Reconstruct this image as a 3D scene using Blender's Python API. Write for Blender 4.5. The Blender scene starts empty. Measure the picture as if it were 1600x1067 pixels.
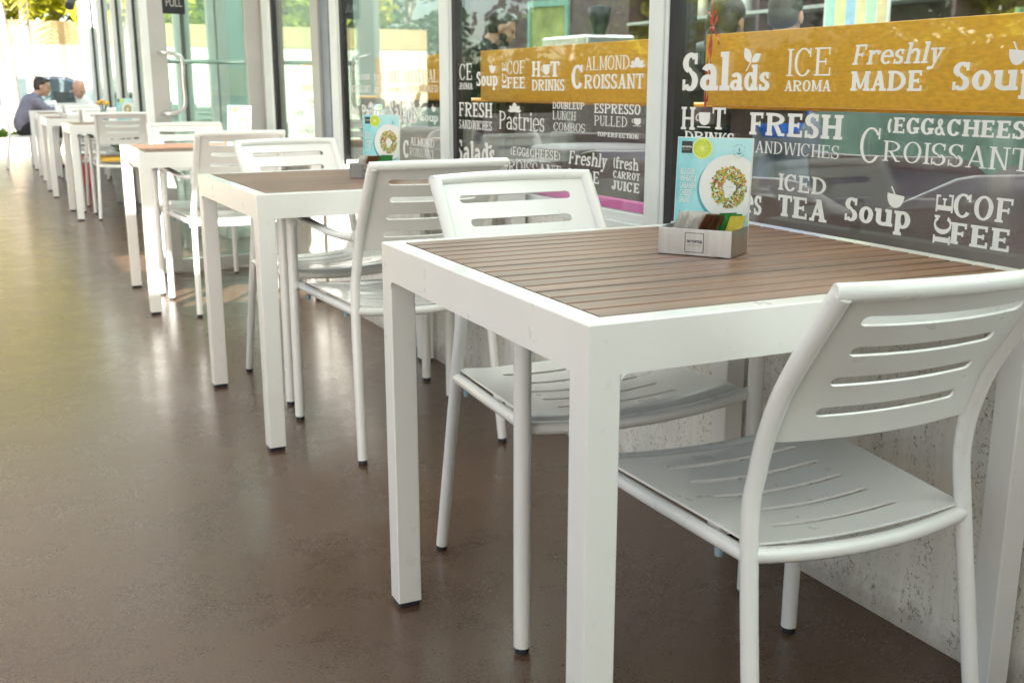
import bpy, bmesh, math, random
from mathutils import Vector, Matrix, Euler
random.seed(7)
R = math.radians
sc = bpy.context.scene
col = sc.collection

# ------------------------------------------------------------------ camera, sky, sun, exposure
cam_d = bpy.data.cameras.new('camera'); cam = bpy.data.objects.new('camera', cam_d); col.objects.link(cam)
CAM = Vector((-.6534, -1.0954, 1.024))
cam.location = CAM
cam.rotation_euler = (Matrix.Rotation(-.4639, 3, 'Z') @ Matrix.Rotation(R(90) - .2349, 3, 'X')).to_euler()
cam_d.sensor_width = 36; cam_d.lens = 37.25
cam_d.clip_start = .05; cam_d.clip_end = 600
cam_d.dof.use_dof = True; cam_d.dof.focus_distance = 1.95; cam_d.dof.aperture_fstop = 7.5
sc.camera = cam

SUN_EL = R(32); SUN_AZ = math.atan2(-.60, -.80)     # bearing of the sun, clockwise from +Y
w = bpy.data.worlds.new('World'); sc.world = w; w.use_nodes = True
nt = w.node_tree; bg = nt.nodes['Background']
sky = nt.nodes.new('ShaderNodeTexSky'); sky.sky_type = 'NISHITA'; sky.sun_disc = False
sky.sun_elevation = SUN_EL; sky.sun_rotation = SUN_AZ % (2*math.pi)
sky.air_density = 1.0; sky.dust_density = 1.5; sky.ozone_density = .6
nt.links.new(sky.outputs[0], bg.inputs[0]); bg.inputs[1].default_value = .09
sd = bpy.data.lights.new('sun', 'SUN'); sun = bpy.data.objects.new('sun', sd); col.objects.link(sun)
sd.energy = 5; sd.angle = R(.5); sd.color = (1, .95, .87)
ce = math.cos(SUN_EL)
to_sun = Vector((math.sin(SUN_AZ)*ce, math.cos(SUN_AZ)*ce, math.sin(SUN_EL)))
sun.rotation_euler = to_sun.to_track_quat('Z', 'Y').to_euler(); sun.location = (-12, -16, 14)
sc.view_settings.view_transform = 'Standard'; sc.view_settings.look = 'None'
sc.view_settings.exposure = 2.05; sc.view_settings.gamma = 1

# ------------------------------------------------------------------ materials
def new_mat(name):
    m = bpy.data.materials.new(name); m.use_nodes = True
    return m, m.node_tree, m.node_tree.nodes['Principled BSDF']
def noise(nt, scale, detail=4, rough=.55, vec=None, stretch=None, obj=True):
    tc = nt.nodes.new('ShaderNodeTexCoord'); src = tc.outputs['Object' if obj else 'Generated']
    if stretch:
        mp = nt.nodes.new('ShaderNodeMapping'); mp.inputs['Scale'].default_value = stretch
        nt.links.new(src, mp.inputs[0]); src = mp.outputs[0]
    n = nt.nodes.new('ShaderNodeTexNoise'); n.inputs['Scale'].default_value = scale
    n.inputs['Detail'].default_value = detail; n.inputs['Roughness'].default_value = rough
    nt.links.new(src, n.inputs['Vector'])
    return n.outputs['Fac']
def ramp(nt, src, stops):
    r = nt.nodes.new('ShaderNodeValToRGB'); el = r.color_ramp.elements
    while len(el) < len(stops): el.new(.5)
    for e, (p, c) in zip(el, stops):
        e.position = p; e.color = (*c, 1) if len(c) == 3 else c
    nt.links.new(src, r.inputs[0]); return r.outputs[0]
def mix(nt, fac, a, b, mode='MIX'):
    n = nt.nodes.new('ShaderNodeMix'); n.data_type = 'RGBA'; n.blend_type = mode
    if isinstance(fac, (int, float)): n.inputs[0].default_value = fac
    else: nt.links.new(fac, n.inputs[0])
    for i, v in ((6, a), (7, b)):
        if isinstance(v, tuple): n.inputs[i].default_value = (*v, 1)
        else: nt.links.new(v, n.inputs[i])
    return n.outputs[2]
def math_n(nt, op, a, b=0.):
    n = nt.nodes.new('ShaderNodeMath'); n.operation = op
    for i, v in ((0, a), (1, b)):
        if isinstance(v, (int, float)): n.inputs[i].default_value = v
        else: nt.links.new(v, n.inputs[i])
    return n.outputs[0]
def bump(nt, b, h, strength, dist=.002):
    n = nt.nodes.new('ShaderNodeBump'); n.inputs['Strength'].default_value = strength; n.inputs['Distance'].default_value = dist
    nt.links.new(h, n.inputs['Height']); nt.links.new(n.outputs[0], b.inputs['Normal'])
def mat(name, c, rough=.5, var=.12, scale=14, metal=0, spec=.5, coat=0, bmp=0, bscale=60, stretch=None):
    m, nt, b = new_mat(name)
    b.inputs['Roughness'].default_value = rough; b.inputs['Metallic'].default_value = metal
    b.inputs['Specular IOR Level'].default_value = spec
    b.inputs['Coat Weight'].default_value = coat
    n = noise(nt, scale, stretch=stretch)
    lo = tuple(v*(1-var) for v in c); hi = tuple(min(1, v*(1+var)) for v in c)
    nt.links.new(ramp(nt, n, [(.3, lo), (.7, hi)]), b.inputs['Base Color'])
    if bmp: bump(nt, b, noise(nt, bscale, 3), bmp)
    return m

def mat_paint():
    m, nt, b = new_mat('white_powder_coat')
    n = noise(nt, 9, 4)
    c = ramp(nt, n, [(.3, (.785, .79, .765)), (.7, (.805, .81, .785))])
    # little scuffs where the coat has been knocked
    s = noise(nt, 75, 6, .7, stretch=(1, 1, .45)); sm = noise(nt, 5, 2)
    f = math_n(nt, 'MULTIPLY', ramp(nt, s, [(.80, (0, 0, 0)), (.83, (1, 1, 1))]), ramp(nt, sm, [(.5, (0, 0, 0)), (.62, (.5, .5, .5))]))
    nt.links.new(mix(nt, f, c, (.30, .28, .25)), b.inputs['Base Color'])
    nt.links.new(ramp(nt, noise(nt, 22, 3), [(.3, (.27,)*3), (.7, (.33,)*3)]), b.inputs['Roughness'])
    b.inputs['Coat Weight'].default_value = .5; b.inputs['Coat Roughness'].default_value = .08
    bump(nt, b, noise(nt, 420, 2), .04, .0006)
    return m
def mat_floor():
    m, nt, b = new_mat('brown_sealed_concrete')
    big = noise(nt, .8, 5, .6); mid = noise(nt, 5, 6, .7); fine = noise(nt, 160, 4, .75)
    c = ramp(nt, big, [(.3, (.082, .047, .026)), (.7, (.118, .071, .043))])
    c = mix(nt, 1., c, ramp(nt, mid, [(.25, (.86, .85, .84)), (.5, (1, 1, 1)), (.75, (1.14, 1.13, 1.11))]), 'MULTIPLY')
    c = mix(nt, 1., c, ramp(nt, fine, [(.28, (.62, .60, .58)), (.5, (1, 1, 1)), (.74, (1.5, 1.46, 1.4))]), 'MULTIPLY')
    nt.links.new(c, b.inputs['Base Color'])
    rg = math_n(nt, 'ADD', math_n(nt, 'MULTIPLY', mid, .22), math_n(nt, 'MULTIPLY', fine, .16)); rg = math_n(nt, 'ADD', rg, .10)
    nt.links.new(rg, b.inputs['Roughness'])
    b.inputs['Specular IOR Level'].default_value = .45; b.inputs['Coat Weight'].default_value = .25; b.inputs['Coat Roughness'].default_value = .16
    hh = math_n(nt, 'ADD', math_n(nt, 'MULTIPLY', noise(nt, 60, 5, .7), .5), math_n(nt, 'MULTIPLY', noise(nt, 5, 4), 2.0))
    bump(nt, b, hh, .16, .003)
    return m
def mat_concrete():
    m, nt, b = new_mat('white_pitted_concrete')
    base = ramp(nt, noise(nt, 6, 5, .6, stretch=(1, 2, .5)), [(.3, (.70, .685, .63)), (.65, (.83, .82, .775))])
    strk = noise(nt, 22, 4, .6, stretch=(1, 2.0, .08))
    base = mix(nt, .22, base, ramp(nt, strk, [(.35, (.66, .60, .50)), (.55, (1, 1, 1))]), 'MULTIPLY')
    wn = noise(nt, 70, 2.5, .5, stretch=(1, 1.4, .9))
    worm = ramp(nt, wn, [(.44, (0, 0, 0)), (.475, (1, 1, 1)), (.51, (0, 0, 0))])
    msk = ramp(nt, noise(nt, 12, 3, .6, stretch=(1, 2.2, .42)), [(.41, (0, 0, 0)), (.52, (1, 1, 1))])
    brk = ramp(nt, noise(nt, 95, 2), [(.47, (0, 0, 0)), (.56, (1, 1, 1))])
    f = math_n(nt, 'MULTIPLY', math_n(nt, 'MULTIPLY', worm, msk), brk)
    dots = ramp(nt, noise(nt, 130, 2), [(.70, (0, 0, 0)), (.75, (1, 1, 1))])
    f = math_n(nt, 'MAXIMUM', f, math_n(nt, 'MULTIPLY', dots, math_n(nt, 'ADD', math_n(nt, 'MULTIPLY', msk, .7), .3)))
    base = mix(nt, math_n(nt, 'MULTIPLY', f, .85), base, (.17, .135, .095))
    # splash dirt along the foot of the wall
    tc = nt.nodes.new('ShaderNodeTexCoord'); sx = nt.nodes.new('ShaderNodeSeparateXYZ'); nt.links.new(tc.outputs['Object'], sx.inputs[0])
    d = math_n(nt, 'SUBTRACT', math_n(nt, 'MULTIPLY', noise(nt, 14, 5, .7), .16), sx.outputs[2])
    nt.links.new(mix(nt, ramp(nt, d, [(.0, (0, 0, 0)), (.06, (.5, .5, .5))]), base, (.24, .19, .14)), b.inputs['Base Color'])
    b.inputs['Roughness'].default_value = .85
    h = math_n(nt, 'SUBTRACT', math_n(nt, 'MULTIPLY', strk, .5), f)
    bump(nt, b, h, .6, .004)
    return m
def mat_glass(name, tint, base_r):
    m = bpy.data.materials.new(name); m.use_nodes = True; nt = m.node_tree
    for n in list(nt.nodes): nt.nodes.remove(n)
    out = nt.nodes.new('ShaderNodeOutputMaterial'); mx = nt.nodes.new('ShaderNodeMixShader')
    tr = nt.nodes.new('ShaderNodeBsdfTransparent'); gl = nt.nodes.new('ShaderNodeBsdfGlossy'); gl.inputs['Roughness'].default_value = .0
    gl.inputs['Color'].default_value = (.93, 1, .97, 1)
    n = noise(nt, 3); nt.links.new(mix(nt, n, tint, tuple(min(1, v*1.03) for v in tint)), tr.inputs[0])
    lw = nt.nodes.new('ShaderNodeLayerWeight'); lw.inputs['Blend'].default_value = .5
    p = math_n(nt, 'POWER', lw.outputs['Facing'], 4.2)
    f = math_n(nt, 'ADD', math_n(nt, 'MULTIPLY', p, 1-base_r), base_r)
    nt.links.new(f, mx.inputs[0]); nt.links.new(tr.outputs[0], mx.inputs[1]); nt.links.new(gl.outputs[0], mx.inputs[2])
    nt.links.new(mx.outputs[0], out.inputs[0])
    return m
def mat_leaf(name, c, trans=.35):
    m, nt, b = new_mat(name)
    rnd = nt.nodes.new('ShaderNodeObjectInfo')
    n = noise(nt, 2.2, 3); n2 = noise(nt, 23, 2)
    a = ramp(nt, n, [(.3, tuple(v*.55 for v in c)), (.7, tuple(v*1.35 for v in c))])
    cc = mix(nt, .5, a, ramp(nt, n2, [(.3, (.6, .65, .5)), (.7, (1.35, 1.25, 1.1))]), 'MULTIPLY')
    nt.links.new(cc, b.inputs['Base Color']); b.inputs['Roughness'].default_value = .5
    out = nt.nodes['Material Output']; tl = nt.nodes.new('ShaderNodeBsdfTranslucent'); nt.links.new(cc, tl.inputs[0])
    mx = nt.nodes.new('ShaderNodeMixShader'); mx.inputs[0].default_value = trans
    nt.links.new(b.outputs[0], mx.inputs[1]); nt.links.new(tl.outputs[0], mx.inputs[2]); nt.links.new(mx.outputs[0], out.inputs[0])
    return m

M = {}
M['paint'] = mat_paint(); M['floor'] = mat_floor(); M['concrete'] = mat_concrete()
def mat_fill_sheet():  # made translucent so the unseen roof sheet passes soft top light
    m, nt, b = new_mat('translucent_fill_sheet'); b.inputs['Base Color'].default_value = (.80, .80, .77, 1); b.inputs['Roughness'].default_value = .9
    tl = nt.nodes.new('ShaderNodeBsdfTranslucent'); nt.links.new(ramp(nt, noise(nt, 30, 2), [(.3, (.80, .80, .76)), (.7, (.86, .86, .82))]), tl.inputs[0]); mx = nt.nodes.new('ShaderNodeMixShader'); mx.inputs[0].default_value = .24
    nt.links.new(b.outputs[0], mx.inputs[1]); nt.links.new(tl.outputs[0], mx.inputs[2]); nt.links.new(mx.outputs[0], nt.nodes['Material Output'].inputs[0]); return m
M['fill_sheet'] = mat_fill_sheet()
M['glass'] = mat_glass('window_glass', (.93, .965, .945), .06)
M['door_glass'] = mat_glass('door_glass', (.82, .93, .89), .10)
M['slat'] = mat('brown_composite', (.185, .092, .052), .42, .42, 30, bmp=.12, bscale=300, stretch=(.05, 1, 1))
M['gap'] = mat('dark_backing', (.02, .016, .013), .7)
M['rubber'] = mat('dark_rubber', (.022, .025, .035), .5)
M['clear'] = mat('bluish_bumper', (.25, .36, .42), .25)
M['frame'] = mat('light_grey_aluminium', (.74, .79, .77), .38, .05, 7)
M['jamb'] = mat('mid_grey_aluminium', (.42, .42, .40), .42, .05, 7)
M['gasket'] = mat('black_gasket', (.02, .018, .02), .5)
M['vinyl'] = mat('white_vinyl', (.80, .80, .77), .6, .04, 20)
M['wood'] = mat('mustard_plywood', (.84, .38, .03), .5, .14, 130, stretch=(1, .35, 1))
M['dark'] = mat('dark_purple_brown', (.105, .060, .070), .45)
M['steel'] = mat('brushed_steel', (.62, .62, .61), .30, .08, 120, metal=1, stretch=(1, 1, .05))
M['plaster'] = mat('grey_green_plaster', (.27, .32, .29), .8, .06, 3)
M['white'] = mat('white_board', (.80, .80, .78), .6, .04)
M['ceil'] = mat('ceiling_white', (.78, .78, .75), .8, .05, 2)
M['tile'] = mat('grey_green_tile', (.38, .44, .40), .25, .12, 3)
M['road'] = mat('asphalt', (.22, .21, .20), .85, .2, 30, bmp=.3)
M['ground'] = mat('paving', (.56, .55, .52), .85, .15, 5)
M['wall'] = mat('cream_render', (.80, .74, .60), .85, .06, 1.2)
M['wall_top'] = mat('tan_coping', (.50, .36, .17), .8, .12, 2)
M['bark'] = mat('pale_bark', (.48, .42, .34), .85, .3, 30, stretch=(1, 1, .4))
M['leaf_a'] = mat_leaf('leaf_yellow_green', (.50, .50, .035)); M['leaf_b'] = mat_leaf('leaf_green', (.085, .15, .022))
M['palm'] = mat_leaf('palm_yellow', (.46, .43, .04), .4)
M['skin'] = mat('skin', (.50, .29, .20), .5, .08, 20)
M['skin_b'] = mat('skin_tan', (.40, .23, .15), .5, .08, 20)
M['hair'] = mat('dark_hair', (.028, .020, .016), .5, .4, 90, stretch=(1, 1, .2))
M['hair_g'] = mat('grey_dark_hair', (.075, .072, .066), .6, .4, 90)
M['shirt_g'] = mat('slate_grey_cloth', (.20, .20, .25), .85, .15, 24)
M['shirt_w'] = mat('white_cloth', (.78, .78, .76), .85, .06, 24)
M['shirt_b'] = mat('royal_blue_cloth', (.02, .13, .62), .8, .12, 24)
M['black'] = mat('black_cloth', (.016, .016, .018), .8, .2, 24)
M['jet'] = mat('jet_plastic', (.012, .013, .016), .4)
M['eye'] = mat('eye_dark', (.02, .015, .012), .2)
M['pink'] = mat('pink_board', (.80, .12, .48), .5, .05)
M['ribbon'] = mat('red_ribbon', (.62, .05, .06), .25, .2, 30)
M['red'] = mat('red_plastic', (.70, .012, .02), .4, .1)
M['yellow'] = mat('yellow_cushion', (.85, .50, .08), .7)
M['blue'] = mat('sky_blue_print', (.10, .42, .55), .4)

# ------------------------------------------------------------------ mesh helpers
class MB:
    def __init__(s): s.v = []; s.f = []; s.mi = []; s.sm = []; s.cur = 0
    def add(s, vs, fs, smooth=False):
        o = len(s.v); s.v += [tuple(p) for p in vs]
        for f in fs: s.f.append([i+o for i in f]); s.mi.append(s.cur); s.sm.append(smooth)
    def box(s, x0, y0, z0, x1, y1, z1):
        if x0 > x1: x0, x1 = x1, x0
        if y0 > y1: y0, y1 = y1, y0
        if z0 > z1: z0, z1 = z1, z0
        s.add([(x0, y0, z0), (x1, y0, z0), (x1, y1, z0), (x0, y1, z0), (x0, y0, z1), (x1, y0, z1), (x1, y1, z1), (x0, y1, z1)],
              [(3, 2, 1, 0), (4, 5, 6, 7), (0, 1, 5, 4), (1, 2, 6, 5), (2, 3, 7, 6), (3, 0, 4, 7)]); return s
    def obox(s, c, ax, ay, az):
        c, ax, ay, az = map(Vector, (c, ax, ay, az)); vs = []
        for k in (-1, 1):
            for i, j in ((-1, -1), (1, -1), (1, 1), (-1, 1)): vs.append(c + ax*i + ay*j + az*k)
        s.add(vs, [(3, 2, 1, 0), (4, 5, 6, 7), (0, 1, 5, 4), (1, 2, 6, 5), (2, 3, 7, 6), (3, 0, 4, 7)]); return s
    def tube(s, pts, r, n=12, caps=True, flat=None, up=None, rng=None):
        """flat=(rx, ry): elliptical section; r may be a list"""
        pts = [Vector(p) for p in pts]; N = len(pts)
        rs = r if isinstance(r, (list, tuple)) else [r]*N
        t0 = (pts[1]-pts[0]).normalized()
        a = Vector(up) if up else (Vector((0, 0, 1)) if abs(t0.z) < .9 else Vector((1, 0, 0)))
        nrm = (a - t0*a.dot(t0)).normalized(); vs = []
        for i, p in enumerate(pts):
            t = ((pts[min(i+1, N-1)]-p).normalized() + (p-pts[max(i-1, 0)]).normalized())
            t = t.normalized() if t.length > 1e-6 else t0
            nrm = (nrm - t*nrm.dot(t)).normalized(); b = t.cross(nrm)
            fx, fy = flat[i] if isinstance(flat, list) else (flat or (1, 1))
            for k in range(n):
                an = 2*math.pi*k/n
                vs.append(p + nrm*(math.cos(an)*rs[i]*fy) + b*(math.sin(an)*rs[i]*fx))
        if rng: vs = vs[rng[0]*n:(rng[1]+1)*n]; N = len(vs)//n
        fs = [(i*n+k, i*n+(k+1) % n, (i+1)*n+(k+1) % n, (i+1)*n+k) for i in range(N-1) for k in range(n)]
        s.add(vs, fs, True)
        if caps:
            s.add(vs[:n], [tuple(reversed(range(n)))]); s.add(vs[-n:], [tuple(range(n))])
        return s
    def lathe(s, prof, c=(0, 0, 0), n=24):
        vs = []; c = Vector(c)
        for r, z in prof:
            for k in range(n): vs.append(c + Vector((r*math.cos(2*math.pi*k/n), r*math.sin(2*math.pi*k/n), z)))
        fs = [(i*n+k, i*n+(k+1) % n, (i+1)*n+(k+1) % n, (i+1)*n+k) for i in range(len(prof)-1) for k in range(n)]
        s.add(vs, fs, True); return s
    def prism(s, poly, z0, z1, smooth=False):
        n = len(poly); s.add([(x, y, z0) for x, y in poly]+[(x, y, z1) for x, y in poly],
            [tuple(reversed(range(n))), tuple(range(n, 2*n))]+[(i, (i+1) % n, n+(i+1) % n, n+i) for i in range(n)], smooth); return s
    def sphere(s, c, r, n=14, m=9):
        c = Vector(c); r = Vector(r) if not isinstance(r, (int, float)) else Vector((r, r, r)); vs = []
        for i in range(m+1):
            ph = math.pi*i/m
            for k in range(n):
                th = 2*math.pi*k/n
                vs.append(c + Vector((r.x*math.sin(ph)*math.cos(th), r.y*math.sin(ph)*math.sin(th), r.z*math.cos(ph))))
        s.add(vs, [(i*n+k, (i+1)*n+k, (i+1)*n+(k+1) % n, i*n+(k+1) % n) for i in range(m) for k in range(n)], True); return s
    def build(s, name, mats, parent=None, loc=None, rot=None):
        me = bpy.data.meshes.new(name); me.from_pydata(s.v, [], s.f)
        for m in (mats if isinstance(mats, (list, tuple)) else [mats]): me.materials.append(m)
        me.polygons.foreach_set('material_index', s.mi); me.polygons.foreach_set('use_smooth', s.sm); me.update()
        o = bpy.data.objects.new(name, me); col.objects.link(o)
        if parent: o.parent = parent
        if loc: o.location = loc
        if rot is not None: o.rotation_euler = rot
        return o
def spline(pts, sub=6):
    P = [Vector(p) for p in pts]; out = []
    for i in range(len(P)-1):
        a, b, c, d = P[max(i-1, 0)], P[i], P[i+1], P[min(i+2, len(P)-1)]
        for k in range(sub):
            t = k/sub
            out.append(.5*((2*b)+(c-a)*t+(2*a-5*b+4*c-d)*t*t+(3*b-a-3*c+d)*t**3))
    return out+[P[-1]]
def tag(o, label=None, cat=None, group=None, kind=None):
    for k, v in (('label', label), ('category', cat), ('group', group), ('kind', kind)):
        if v: o[k] = v
    return o
def thing(name, label, cat, loc=(0, 0, 0), rz=0, group=None):
    o = bpy.data.objects.new(name, None); col.objects.link(o); o.empty_display_size = .1
    o.location = loc; o.rotation_euler = (0, 0, rz); return tag(o, label, cat, group)
def dup(o, loc, rz, label, group=None, parent=None):
    def cp(x, par):
        c = x.copy(); col.objects.link(c)
        if par: c.parent = par
        for ch in kids.get(x.name, []): cp(ch, c)
        return c
    kids = {}
    for x in bpy.data.objects:
        if x.parent: kids.setdefault(x.parent.name, []).append(x)
    c = cp(o, None); c.location = loc; c.rotation_euler = (0, 0, rz); c['label'] = label
    if group: c['group'] = group
    return c
def bevel(o, wd, seg=2, ang=40):
    b = o.modifiers.new('bevel', 'BEVEL'); b.width = wd; b.segments = seg; b.limit_method = 'ANGLE'; b.angle_limit = R(ang); return o
def bake(o):
    """replace the object's mesh by the evaluated one"""
    bpy.context.view_layer.update(); dg = bpy.context.evaluated_depsgraph_get()
    me = bpy.data.meshes.new_from_object(o.evaluated_get(dg)); old = o.data
    o.modifiers.clear(); o.data = me; me.name = o.name; bpy.data.meshes.remove(old); return o
def struct(o): o['kind'] = 'structure'; return o

# ------------------------------------------------------------------ setting: ground
WX = .8655                    # face of the low wall
struct(MB().box(-4.4, -8, -.2, WX+.2, 17.2, 0).build('terrace_floor', M['floor']))
struct(MB().box(-60, -60, -.4, 60, 120, -.2).build('ground', M['ground']))
struct(MB().box(-60, 19.9, -.196, 60, 25.0, -.192).build('road', M['road']))
struct(MB().box(WX+.2, -8, -.2, 8.5, 15.4, .004).build('cafe_floor', M['tile']))
# ------------------------------------------------------------------ slab-serif lettering (drawn stroke by stroke)
def ringarc(cx, cy, rx, ry, a0, a1, W, T, n=18):
    out = []; k = max(3, int(n*abs(a1-a0)/360)+2); ix, iy = max(rx-W, rx*.12), max(ry-T, ry*.12)
    for i in range(k):
        t0, t1 = R(a0+(a1-a0)*i/k), R(a0+(a1-a0)*(i+1)/k)
        out.append([(cx+ix*math.cos(t0), cy+iy*math.sin(t0)), (cx+rx*math.cos(t0), cy+ry*math.sin(t0)), (cx+rx*math.cos(t1), cy+ry*math.sin(t1)), (cx+ix*math.cos(t1), cy+iy*math.sin(t1))])
    return out
def glyph(ch, W, T):
    S = .075; X = .70; q = []
    r = lambda x0, y0, x1, y1: q.append([(x0, y0), (x1, y0), (x1, y1), (x0, y1)])
    dg = lambda x0, y0, x1, y1, w: q.append([(x0, y0), (x0+w, y0), (x1+w, y1), (x1, y1)])
    arc = lambda *a: q.extend(ringarc(*a, W, T))
    def st(x, h=1., b=(1, 1), t=(1, 1)):
        r(x, 0, x+W, h)
        if b: r(x-S*b[0], 0, x+W+S*b[1], T)
        if t: r(x-S*t[0], h-T, x+W+S*t[1], h)
    s = S
    if ch == 'I': st(s); return q, W+2*s
    if ch in 'EFL':
        w = .42+W; st(s, 1, (1, 0), (1, 1 if ch == 'L' else 0))
        if ch != 'L':
            r(s, 1-T, s+w, 1); r(s+w-T*.8, .74, s+w, 1); r(s+W, .5-T/2, s+w*.68, .5+T/2); r(s+w*.68, .38, s+w*.68+T*.7, .62)
        if ch != 'F': r(s, 0, s+w+.04, T); r(s+w+.04-T*.8, 0, s+w+.04, .28)
        else: r(s+W, 0, s+W+s, T)
        return q, w+.04+2*s
    if ch == 'T':
        w = .52+W; m = w/2-W/2; r(m, 0, m+W, 1); r(m-s, 0, m+W+s, T); r(0, 1-T, w, 1); r(0, .72, T*.8, 1); r(w-T*.8, .72, w, 1); return q, w
    if ch in 'HN':
        g = .36; st(s)
        if ch == 'H': st(s+W+g); r(s+W, .5-T/2, s+W+g, .5+T/2)
        else: r(s+W+g+T*.5, 0, s+W+g+T*1.5, 1); r(s+W+g-s, 1-T, s+W+g+T*2+s, 1); dg(s+W*.2, 1, s+W+g+T*.4-W*.2, 0, W*.9)
        return q, 2*W+g+2*s
    if ch == 'M':
        g = .52; st(s, 1, (1, 1), (1, 0)); st(s+W+g, 1, (1, 1), (0, 1)); c = s+W+g/2
        dg(s+W*.3, 1, c-W*.35, .12, W*.7); dg(s+W+g+W*.2, 1, c-W*.1, .12, T); return q, 2*W+g+2*s
    if ch in 'BPRD':
        w = .44+W; st(s, 1, (1, 0), (1, 0))
        if ch == 'D':
            arc(s+W+.02, .5, w-.02, .5, -90, 90)
        elif ch == 'B':
            arc(s+W+.08, .74, w-.16, .26, -90, 90); arc(s+W+.08, .27, w-.08, .27, -90, 90); r(s+W, 1-T, s+W+.1, 1); r(s+W, .47, s+W+.1, .47+T); r(s+W, 0, s+W+.1, T)
        else:
            arc(s+W+.08, .73, w-.1, .27, -90, 90); r(s+W, 1-T, s+W+.1, 1); r(s+W, .46, s+W+.1, .46+T); r(s+W, 0, s+W+s*.8, T)
            if ch == 'R': dg(s+W+.10, .47, s+w-.06, 0, W); r(s+w-.06, 0, s+w+W+.02, T)
        return q, w+W+s+(.04 if ch != 'R' else .08)
    if ch in 'CGOQ':
        w = .62+W; 
        if ch == 'O': arc(w/2, .5, w/2, .52, 0, 360)
        else:
            arc(w/2, .5, w/2, .52, 38, 325); r(w*.93-T, .68, w*.93, 1.0)
            if ch == 'G': r(w*.93-W, .05, w*.93, .42); r(w*.55, .42-T, w*.93+s, .42)
        return q, w+.03
    if ch == 'S':
        w = .46+W; h = .28; 
        arc(w/2, 1-h+.02, w/2, h, 30, 250); arc(w/2, h-.02, w/2, h, -150, 70)
        dg(w*.02+W*.6, .62, w*.60, .36, W*.75); r(w*.94-T, .70, w*.94, 1.0); r(w*.04, 0, w*.04+T, .30); return q, w+.03
    if ch == 'A':
        w = .66+W; dg(s, 0, w/2-T*.6, 1, T*1.15); dg(w-W-s, 0, w/2-W*.55, 1, W); r(w*.25, .27, w*.74, .27+T); r(0, 0, s*2+T, T); r(w-W-2*s, 0, w, T); return q, w
    if ch in 'VU':
        w = .60+W
        r(s, .28, s+W, 1); r(w-T-s, .28, w-s, 1); q.extend(ringarc(w/2, .30, w/2-s, .32, 180, 360, W, T)); r(0, 1-T, W+2*s, 1); r(w-T-2*s, 1-T, w, 1); return q, w
    if ch == 'W':
        w = .98+W; dg(w*.26-W/2, 0, s, 1, W); dg(w*.26-T/3, 0, w*.5-T/2, 1, T); dg(w*.72-W/2, 0, w*.5-W*.6, 1, W); dg(w*.72, 0, w-s-T, 1, T); r(0, 1-T, W+2*s, 1); r(w*.42, 1-T, w*.58, 1); r(w-2*s-T, 1-T, w, 1); return q, w
    if ch == 'J':
        w = .40+W; r(w-W-s, .25, w-s, 1); r(w-W-2*s, 1-T, w, 1); arc((w-s)/2, .26, (w-s)/2, .28, 180, 360); r(0, .2, W, .38); return q, w
    if ch == 'K':
        w = .52+W; st(s); dg(s+W, .42, w-T, 1, T*1.2); dg(s+W+.12, .55, w-W+.06, 0, W); r(w-W, 0, w+.1, T); r(w-.16, 1-T, w+.08, 1); return q, w+.1
    if ch == '&':
        w = .70; q.extend(ringarc(.30, .78, .17, .22, 0, 360, T*1.2, T)); q.extend(ringarc(.28, .26, .28, .28, 20, 360, T*1.3, T)); dg(.16, .70, .55, 0, T*1.4); return q, w
    if ch in '()':
        c = ringarc(.42, .45, .42, .62, 130, 230, T*1.5, T) if ch == '(' else ringarc(-.2, .45, .42, .62, -50, 50, T*1.5, T); q.extend(c); return q, .36 if ch == '(' else .30
    # lower case
    if ch in 'ilhndr':
        if ch == 'i': st(s, X, (1, 1), (1, 0)); q.extend(ringarc(s+W/2, .88, W*.62, .10, 0, 360, W*.6, .095)); return q, W+2*s
        if ch == 'l': st(s, 1, (1, 1), (1, 0)); return q, W+2*s
        if ch in 'hn':
            g = .30; st(s, 1 if ch == 'h' else X, (1, 1), (1, 0)); x = s+W+g; r(x, 0, x+W, X-.22); r(x-s, 0, x+W+s, T)
            q.extend(ringarc(s+W*.5+(x+W-s-W*.5)/2, X-.24, (x+W-s-W*.5)/2, .25, 0, 180, W, T*1.2)); return q, x+W+s
        if ch == 'r': st(s, X, (1, 1), (1, 0)); q.extend(ringarc(s+W+.20, X-.26, .26, .27, 35, 165, W*.9, T*1.3)); q.extend(ringarc(s+W+.36, X-.13, .10, .10, 0, 360, .095, .095)); return q, W+.52
        if ch == 'd':
            w = .50+W; arc(w*.46, X/2, w*.46, X/2+.02, 20, 340); r(w-W, 0, w, 1); r(w-W-s, 1-T, w-W, 1); r(w, 0, w+s, T); return q, w+s
    if ch == 'a':
        w = .46+W; arc(w*.47, .21, w*.47, .22, 0, 360); r(w-W, 0, w, X-.22); r(w, 0, w+s, T); q.extend(ringarc(w*.54, X-.24, w*.46, .25, 0, 155, W, T*1.2)); return q, w+s
    if ch == 'e':
        w = .52+W; arc(w/2, X/2, w/2, X/2+.01, 0, 315); r(W*.6, X/2-.02, w-W*.3, X/2-.02+T); return q, w
    if ch == 'o':
        w = .50+W; arc(w/2, X/2, w/2, X/2+.015, 0, 360); return q, w+.02
    if ch == 'p':
        w = .50+W; r(s, -.30, s+W, X); r(0, -.30, W+2*s, -.30+T); r(0, X-T, s, X); arc(s+w*.5, X/2, w*.5, X/2+.015, -160, 160); return q, w+s+.03
    if ch == 's':
        w = .34+W; h = X*.29; arc(w/2, X-h+.01, w/2, h, 30, 250); arc(w/2, h-.01, w/2, h, -150, 70); dg(W*.5, X*.62, w*.52, X*.36, W*.8); r(w*.9-T, X*.66, w*.9, X); r(w*.05, 0, w*.05+T, X*.33); return q, w+.02
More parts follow.
